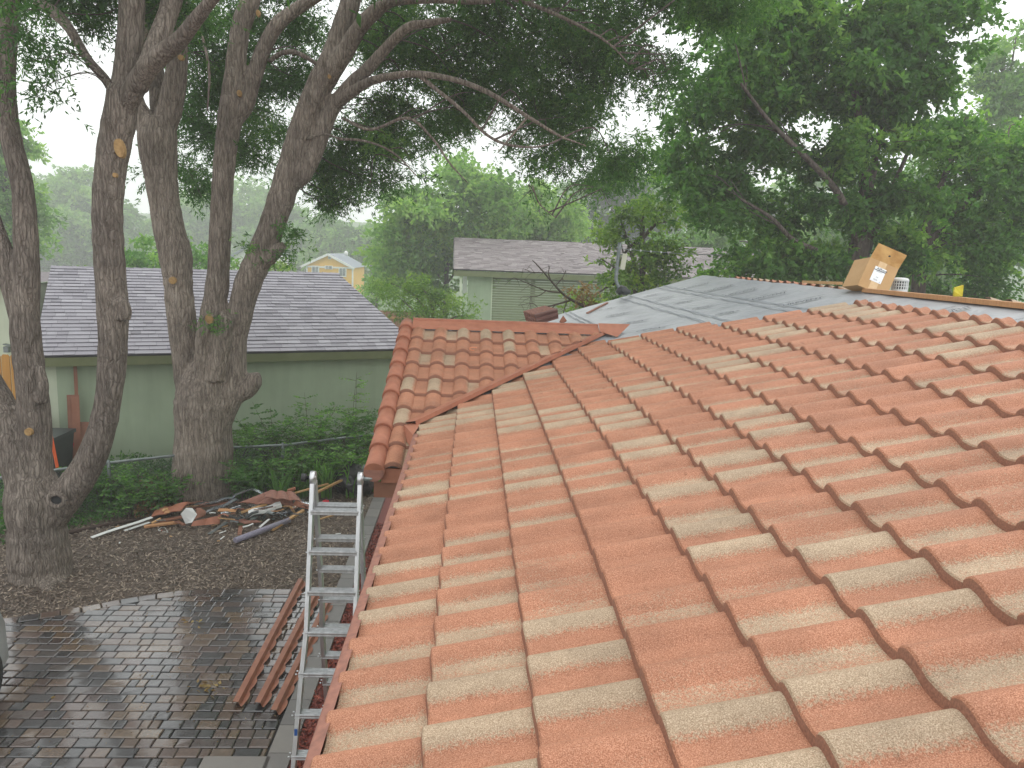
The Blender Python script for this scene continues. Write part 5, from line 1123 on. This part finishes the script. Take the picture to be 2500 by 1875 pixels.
strip('conduit_pipe', 'thick grey purple pipe lying in front of the rubble', (1175, 595), (1590, 440), .04, .1, .085, .02, M['pvc'], cat='pipe')
bpy.data.objects['conduit_pipe'].data.clear_geometry()
b = MB(); b.tube([PZ(*zq(1180, 600), .045), PZ(*zq(1600, 442), .09)], .045, 16); tmp = b.build('tmp', M['pvc']); po = bpy.data.objects['conduit_pipe']; po.data = tmp.data; bpy.data.objects.remove(tmp)
strip('gutter_piece', 'white bent gutter piece with jagged lower edge in the rubble', (1290, 405), (1540, 335), .1, .2, .17, .05, M['white'], seg=6, wave=.015, cat='gutter')
strip('brown_lath', 'dark brown lath under the foil flashings', (850, 350), (1200, 300), .08, .16, .08, .02, M['brownboard'], cat='wood strip')
strip('brown_lath', 'reddish brown plank below the left tile strip', (600, 455), (830, 410), .04, .1, .12, .02, M['brownboard'], cat='wood strip')
strip('brown_lath', 'round brown stick end behind the curved tile sheet', (1590, 225), (1650, 205), .3, .34, .07, .04, M['trim'], cat='wood strip')
strip('brown_lath', 'greenish plank edge before the bent tile edge', (1200, 482), (1390, 455), .02, .03, .05, .02, M['fascia'], cat='wood strip')
strip('brown_lath', 'flat brown stake on the mulch beside the pipe end', (1215, 560), (1225, 490), .01, .015, .06, .015, M['brownboard'], cat='wood strip')
q = [PZ(*zq(*p), z) for p, z in (((762, 395), .2), ((800, 350), .3), ((850, 352), .3), ((885, 400), .22), ((850, 460), .1), ((798, 470), .05))]
b = MB(); b.mesh(q+[v+Vector((0, .02, .0)) for v in q], [tuple(range(6)), tuple(reversed(range(6, 12)))]+[(i, (i+1) % 6, 6+(i+1) % 6, 6+i) for i in range(6)]); tag(b.build('metal_sheet', M['white']), 'pentagon shaped pale metal sheet standing in the rubble', 'metal sheet')
q = [PZ(*zq(*p), z) for p, z in (((1955, 370), .03), ((1990, 330), .05), ((2110, 335), .05), ((2115, 385), .03))]
b = MB(); b.mesh(q+[v+Vector((0, .0, .015)) for v in q], [(3, 2, 1, 0), (4, 5, 6, 7), (0, 1, 5, 4), (1, 2, 6, 5), (2, 3, 7, 6), (3, 0, 4, 7)]); tag(b.build('metal_sheet', M['white']), 'pale flat sheet on the ground seen through the ladder', 'metal sheet')
# crumpled dark metal scraps
for i, (x, y, lbl, mt) in enumerate([(1300, 425, 'crumpled grey metal scrap left of the white gutter piece', 'galv'), (1380, 410, 'dark crumpled metal scrap under the white gutter piece', 'dark'), (1470, 400, 'grey twisted metal scrap at the gutter right end', 'galv'), (1540, 405, 'dark flat scrap beside the tilted short board', 'dark'), (1205, 405, 'bright crumpled metal scrap at the left end of the light wood strip', 'foil'), (1660, 330, 'grey crumpled scrap next to the upright ladder rail', 'galv'), (1860, 380, 'clear crumpled plastic scrap behind the ladder', 'foil')]):
    c = PZ(*zq(x, y), .07); b = MB()
    for _ in range(9):
        a = c+Vector((R_.uniform(-.16, .16), R_.uniform(-.1, .1), R_.uniform(-.05, .05))); d = Vector((R_.uniform(-.12, .12), R_.uniform(-.08, .08), R_.uniform(-.03, .05))); e = Vector((R_.uniform(-.05, .05), R_.uniform(-.06, .06), R_.uniform(-.02, .05)))
        b.face([a, a+d, a+d+e, a+e]); b.face([a, a+e, a+e-d*.5])
    tag(b.build('metal_scrap', M[mt]), lbl, 'scrap metal')
b = MB(); pts = [PZ(*zq(*p), .01) for p in ((590, 515), (610, 500), (640, 500), (665, 535), (630, 530), (590, 520))]; b.tube(pts, .007, 5); tag(b.build('wire_loop', M['white']), 'bent loop of pale wire on the mulch below the rubble', 'wire')
c = PZ(*zq(1850, 335), .06); b = MB()
for _ in range(6):
    a = c+Vector((R_.uniform(-.06, .06), R_.uniform(-.05, .05), R_.uniform(-.02, .05))); b.face([a, a+Vector((.06, 0, .02)), a+Vector((.05, .02, .06)), a+Vector((-.01, .01, .04))])
tag(b.build('red_wrapper', M['red']), 'crumpled pinkish red wrapper behind the ladder', 'wrapper')
bits = ['trim_side', 'wood2', 'galv', 'trim', 'brownboard', 'foil', 'dark', 'wood', 'white']
for i in range(44):
    x = R_.uniform(560, 1720); y = R_.gauss(0, 1)*38+400-(x-560)*.045; z = max(.02, .20-abs(y-380)*.0016)+R_.uniform(-.02, .05); a = PZ(*zq(x, y), z); l = R_.uniform(.08, .34); an = R_.uniform(-.7, .9)
    d = Vector((math.cos(an), math.sin(an), R_.uniform(-.25, .25)))*l; b = MB(); w0 = R_.uniform(.02, .09); th = R_.choice([.006, .012, .02]); up = Vector((R_.uniform(-.5, .5), R_.uniform(-.5, .5), 1)).normalized()
    m1 = a+d*.5+Vector((0, 0, R_.uniform(-.02, .03))); b.bar(a, m1, w0, th, up); b.bar(m1, a+d, w0*.9, th, up)
    tag(b.build('debris_bit', M[bits[i % 9]]), 'small splintered scrap wedged into the rubble heap', 'scrap', GR)
for i in range(12):
    x = R_.uniform(200, 2000); y = R_.uniform(470, 640); a = PZ(*zq(x, y), .02); an = R_.uniform(0, 3); b = MB(); b.bar(a, a+Vector((math.cos(an), math.sin(an), .05))*R_.uniform(.04, .12), .02, .008)
    tag(b.build('debris_chip', M[R_.choice(['wood2', 'white', 'trim_side'])]), 'tiny scrap chip lying loose on the bark mulch', 'scrap', 'loose chips on the mulch')
# rubbish bag
bagp = PZ(868, 1205, 0); bg_ = thing('rubbish_bag', 'full black plastic rubbish bag behind the top of the ladder', 'rubbish bag', loc=bagp)
bm = bmesh.new(); bmesh.ops.create_icosphere(bm, subdivisions=5, radius=1)
from mathutils import noise as mn
for v in bm.verts:
    p = v.co.copy(); n_ = mn.noise(p*1.6)*.16+abs(mn.noise(p*4.2))*.12+abs(mn.noise(p*9))*.05; f = 1+n_; v.co = Vector((p.x*.36*f, p.y*.30*f, p.z*.30*f)); 
    if v.co.z < -.24: v.co.z = -.24
    v.co.z += .24
me = bpy.data.meshes.new('sack'); bm.to_mesh(me); bm.free(); me.materials.append(M['black'])
for p in me.polygons: p.use_smooth = True
link(bpy.data.objects.new('sack', me), bg_)
b = MB(); b.tube([(-.02, 0, .5), (-.05, 0, .57), (-.1, -.02, .64)], [.05, .03, .07], 9); b.build('tied_neck', M['black'], bg_)
pt = thing('plant_pot', 'dark plastic pot half hidden in iris leaves behind the rubble', 'plant pot', loc=PZ(668, 1190, 0)); b = MB(); b.tube([(0, 0, 0), (0, 0, .16)], [.10, .14], 18); b.build('pot', M['dark'], pt); b = MB(); b.tube([(0, 0, .15), (0, 0, .18)], [.155, .155], 18); b.build('rim', M['dark'], pt)
# fallen flashings on the paving
for i, (x0, y0, x1, y1, lbl) in enumerate([(-2.13, 6.85, -2.13, 9.66, 'leftmost long terracotta metal trim lying on the wet pavers'), (-1.92, 6.84, -1.86, 9.38, 'middle long terracotta metal trim on the wet pavers'), (-1.74, 6.72, -1.66, 9.28, 'terracotta metal trim nearest the slab path under the ladder')]):
    b = MB(); n = 150; A, B = Vector((x0, y0, .03)), Vector((x1, y1, .035)); d = (B-A).normalized(); s = Vector((d.y, -d.x, 0)); V = []
    for k in range(n+1):
        u = k/n; c = A+(B-A)*u; sc = .014*abs(math.sin(u*(B-A).length/.256*math.pi))
        V += [c-s*.045+Vector((0, 0, .025)), c-s*.040+Vector((0, 0, .062)), c+s*.012+Vector((0, 0, .055)), c+s*.030+Vector((0, 0, .012)), c+s*(.045+sc*2.4)+Vector((0, 0, .008+sc*1.4))]
    b.mesh(V, [(k*5+q, (k+1)*5+q, (k+1)*5+q+1, k*5+q+1) for k in range(n) for q in range(4)]); tag(b.build('metal_trim', M['trim_dull']), lbl, 'metal trim')
# small fallen sprigs
for (px, py, lbl) in ((473, 1517, 'small fallen yellow leaf sprig near the paving edge'), (510, 1680, 'larger fallen yellow leaf sprig in the middle of the pavers'), (140, 1682, 'single pale fallen leaf on dark pavers at left')):
    c = np.array(PZ(px, py, .03)); n = 26 if 'larger' in lbl else (12 if 'small' in lbl else 1); C = c+rng.normal(size=(n, 3))*np.array([.07, .06, .004]); D = unit(rng.normal(size=(n, 3))*np.array([1, 1, .25]))
    tag(quads_obj('leaf_sprig', leaf_quads(C, D, .06, .03), np.clip(rng.normal(.8, .15, n), 0, 1), M['dry']), lbl, 'fallen leaves')
n = 420; C = np.c_[rng.uniform(-6.5, -1.7, n), rng.uniform(4.5, 9.2, n), np.full(n, .028)]; D = unit(rng.normal(size=(n, 3))*np.array([1, 1, .1]))
tag(quads_obj('leaf_litter', leaf_quads(C, D, .025, .010), np.clip(rng.normal(.35, .3, n), 0, 1), M['dry'], kind='stuff'), 'tiny fallen leaves and specks scattered over the pavers', 'leaf litter')
n = 260; Xs = rng.uniform(-.3, 3.6, n); Ys = rng.uniform(1.4, 8, n)

# ------------------------------------------------------------------ ladder
ld = thing('folding_ladder', 'aluminium folding ladder standing open against the tiled eave', 'ladder', loc=(-.97, 5.6, 0))
TOPZ = 2.72; HWD = .175
def rail_pt(sx, side, z, out=0.0):
    t_ = (TOPZ-z)/TOPZ; fl = out; y = (-.62 if side < 0 else .72)*t_; x = sx*(HWD+.004*(side > 0)-.012*(side > 0)); 
    if z < 1.5: x += sx*(.018+max(0, (1.35-z))*.05*(side < 0))
    return Vector((x+.0, y, z))
for side in (-1, 1):
    fr = 'front' if side < 0 else 'rear'
    for sx in (-1, 1):
        b = MB(); zs = [TOPZ-.06, 1.42] ; p, q = rail_pt(sx, side, zs[0]), rail_pt(sx, side, 1.55)
        b.bar(p, q, .026, .072, Vector((0, 1, 0)))
        b.bar(p+Vector((sx*.0145, 0, 0)), q+Vector((sx*.0145, 0, 0)), .004, .05, Vector((0, 1, 0)))
        P = [rail_pt(sx, side, z) for z in (1.62, 1.3, 1.0, .7, .35, .02)]
        for a_, c_ in zip(P, P[1:]): b.bar(a_, c_, .030, .080, Vector((0, 1, 0)))
        b.build('rail', M['alu'], ld)
        b = MB(); b.box(rail_pt(sx, side, .02), (.05, .10, .04)); b.build('foot', M['rubber'], ld)
    z = TOPZ-.26; k = 0
    while z > .2:
        A, B = rail_pt(-1, side, z), rail_pt(1, side, z); b = MB(); wide = z < 1.5
        if wide: A.x -= .02; B.x += .02
        tilt = .22*(-side)
        Rm = Matrix.Rotation(tilt*-side*0, 3, 'X')
        b.box((A+B)/2, (B.x-A.x, .078, .030), Rm)
        for q in (-.031, -.011, .011, .031): b.box((A+B)/2+Vector((0, q, .0165)), (B.x-A.x, .007, .005))
        for q in (-.010, .010): b.box((A+B)/2+Vector((0, -.0405, q)), (B.x-A.x, .005, .006))
        for q_, sg in ((A, -1), (B, 1)):
            for yy_ in (-.022, .022): b.tube([q_+Vector((sg*.012, yy_, 0)), q_+Vector((sg*.026, yy_, 0))], .006, 8)
        b.build('rung', M['alu'], ld); z -= .287; k += 1
for sx in (-1, 1):
    b = MB(); c = Vector((sx*HWD, 0, TOPZ-.02)); b.tube([c+Vector((-.018, 0, 0)), c+Vector((.018, 0, 0))], .052, 20); b.tube([c+Vector((-.022, 0, 0)), c+Vector((.022, 0, 0))], .02, 12)
    b.bar(c, rail_pt(sx, -1, TOPZ-.20), .032, .05, Vector((0, 1, 0))); b.bar(c, rail_pt(sx, 1, TOPZ-.20), .022, .05, Vector((0, 1, 0))); h = b.build('hinge', M['alu'], ld)
    b = MB(); b.tube([c+Vector((sx*.02, 0, 0)), c+Vector((sx*.05, 0, 0)), c+Vector((sx*.052, 0, 0)), c+Vector((sx*.085, 0, 0))], [.014, .014, .03 if sx < 0 else .012, .03 if sx < 0 else .010], 12); b.build('lock_knob', M['black'] if sx < 0 else M['galv'], h)
b = MB(); c = rail_pt(-1, -1, .92); b.box(c+Vector((0, -.045, 0)), (.022, .004, .05)); b.build('blue_sticker', simple('blue_sticker', (.02, .10, .35), (.02, .08, .28), 5, .5), ld)

# ------------------------------------------------------------------ car corner at the left edge
car = thing('parked_car', 'pale grey car whose rounded rear corner shows at the left edge', 'car', loc=(-5.27, 5.35, 0))
secs = [(-2.1, .50, .55, .78), (-2.0, .62, .80, .86), (-1.2, .70, .95, .90), (-.6, .70, 1.0, .90), (.8, .70, 1.0, .90), (1.6, .70, .98, .90), (1.93, .66, .92, .80), (2.06, .60, .80, .66)]
b = MB(); V = []; nn = 12
for (y, hw_, top, hw2) in secs:
    for i in range(nn+1):
        a = math.pi*i/nn; cx = math.cos(a); cz = math.sin(a); x = (hw2)*math.copysign(abs(cx)**.45, cx); z = .28+(top-.28)*abs(cz)**.4; V.append((x, y, z))
w_ = nn+1
b.mesh(V, [(i*w_+j, i*w_+j+1, (i+1)*w_+j+1, (i+1)*w_+j) for i in range(len(secs)-1) for j in range(nn)]+[tuple(range(w_)), tuple(reversed(range(len(secs)*w_-w_, len(secs)*w_)))], smooth=True); b.build('body', M['carpaint'], car)
b = MB(); V = []
cs = [(-1.3, .70, .95), (-.7, .62, 1.40), (.9, .62, 1.44), (1.75, .66, .97)]
for (y, hw_, top) in cs:
    for i in range(nn+1):
        a = math.pi*i/nn; cx = math.cos(a); cz = math.sin(a); V.append((hw_*math.copysign(abs(cx)**.5, cx), y, .9+(top-.9)*abs(cz)**.5))
b.mesh(V, [(i*w_+j, i*w_+j+1, (i+1)*w_+j+1, (i+1)*w_+j) for i in range(len(cs)-1) for j in range(nn)], smooth=True); b.build('cabin_glass', M['carglass'], car)
b = MB(); b.box((0, .1, 1.42), (1.05, 1.4, .04)); b.build('roof_panel', M['carpaint'], car)
for sx in (-1, 1):
    for y in (-1.3, 1.35):
        b = MB(); b.tube([(sx*.72, y, .32), (sx*.90, y, .32)], .32, 24); wh = b.build('wheel', M['rubber'], car); b = MB(); b.tube([(sx*.88, y, .32), (sx*.91, y, .32)], .19, 16); b.build('rim', M['galv'], wh)
    b = MB(); b.box((sx*.58, 2.035, .66), (.14, .06, .14)); b.build('tail_light', M['carglass'], car)

ORD = 'first second third fourth fifth sixth seventh eighth ninth tenth eleventh twelfth thirteenth fourteenth fifteenth sixteenth seventeenth eighteenth nineteenth twentieth twenty-first twenty-second twenty-third twenty-fourth'.split()
def relabel(group, fn, key):
    os_ = sorted([o for o in bpy.data.objects if o.get('group') == group and o.get('category')], key=key)
    for i, o in enumerate(os_): o['label'] = fn(ORD[i], o)
bpy.context.view_layer.update()
def ctr(o):
    p = o.location
    for c in o.children:
        if c.name.startswith('crown'): v = c.data.vertices[len(c.data.vertices)//2].co; return v.x/v.y
    return p.x/max(p.y, 1)
relabel(GP, lambda n, o: n+' leafy weed from the left along the chain link fence', ctr)
relabel('iris clumps behind the rubble', lambda n, o: n+' iris clump from the left between rubble pile and fence', ctr)
relabel(FG, lambda n, o: n+' pale hazy tree from the left in the misty far tree line', ctr)

# ------------------------------------------------------------------ haze
bm = bmesh.new(); bmesh.ops.create_cube(bm, size=1)
for v in bm.verts: v.co = Vector((v.co.x*620, (v.co.y)*440+200, -8+ (v.co.z+.5)*48))
me = bpy.data.meshes.new('haze'); bm.to_mesh(me); bm.free(); hz = link(bpy.data.objects.new('haze', me), kind='stuff'); tag(hz, 'thin pale mist fading the far trees and houses', 'haze')
hm = bpy.data.materials.new('mist'); hm.use_nodes = True; nt = hm.node_tree; nt.nodes.clear(); out = nt.nodes.new('ShaderNodeOutputMaterial'); pv = nt.nodes.new('ShaderNodeVolumePrincipled')
pv.inputs['Color'].default_value = (.97, .98, .98, 1); pv.inputs['Density'].default_value = .0030; pv.inputs['Anisotropy'].default_value = .0; nt.links.new(pv.outputs[0], out.inputs['Volume']); me.materials.append(hm)
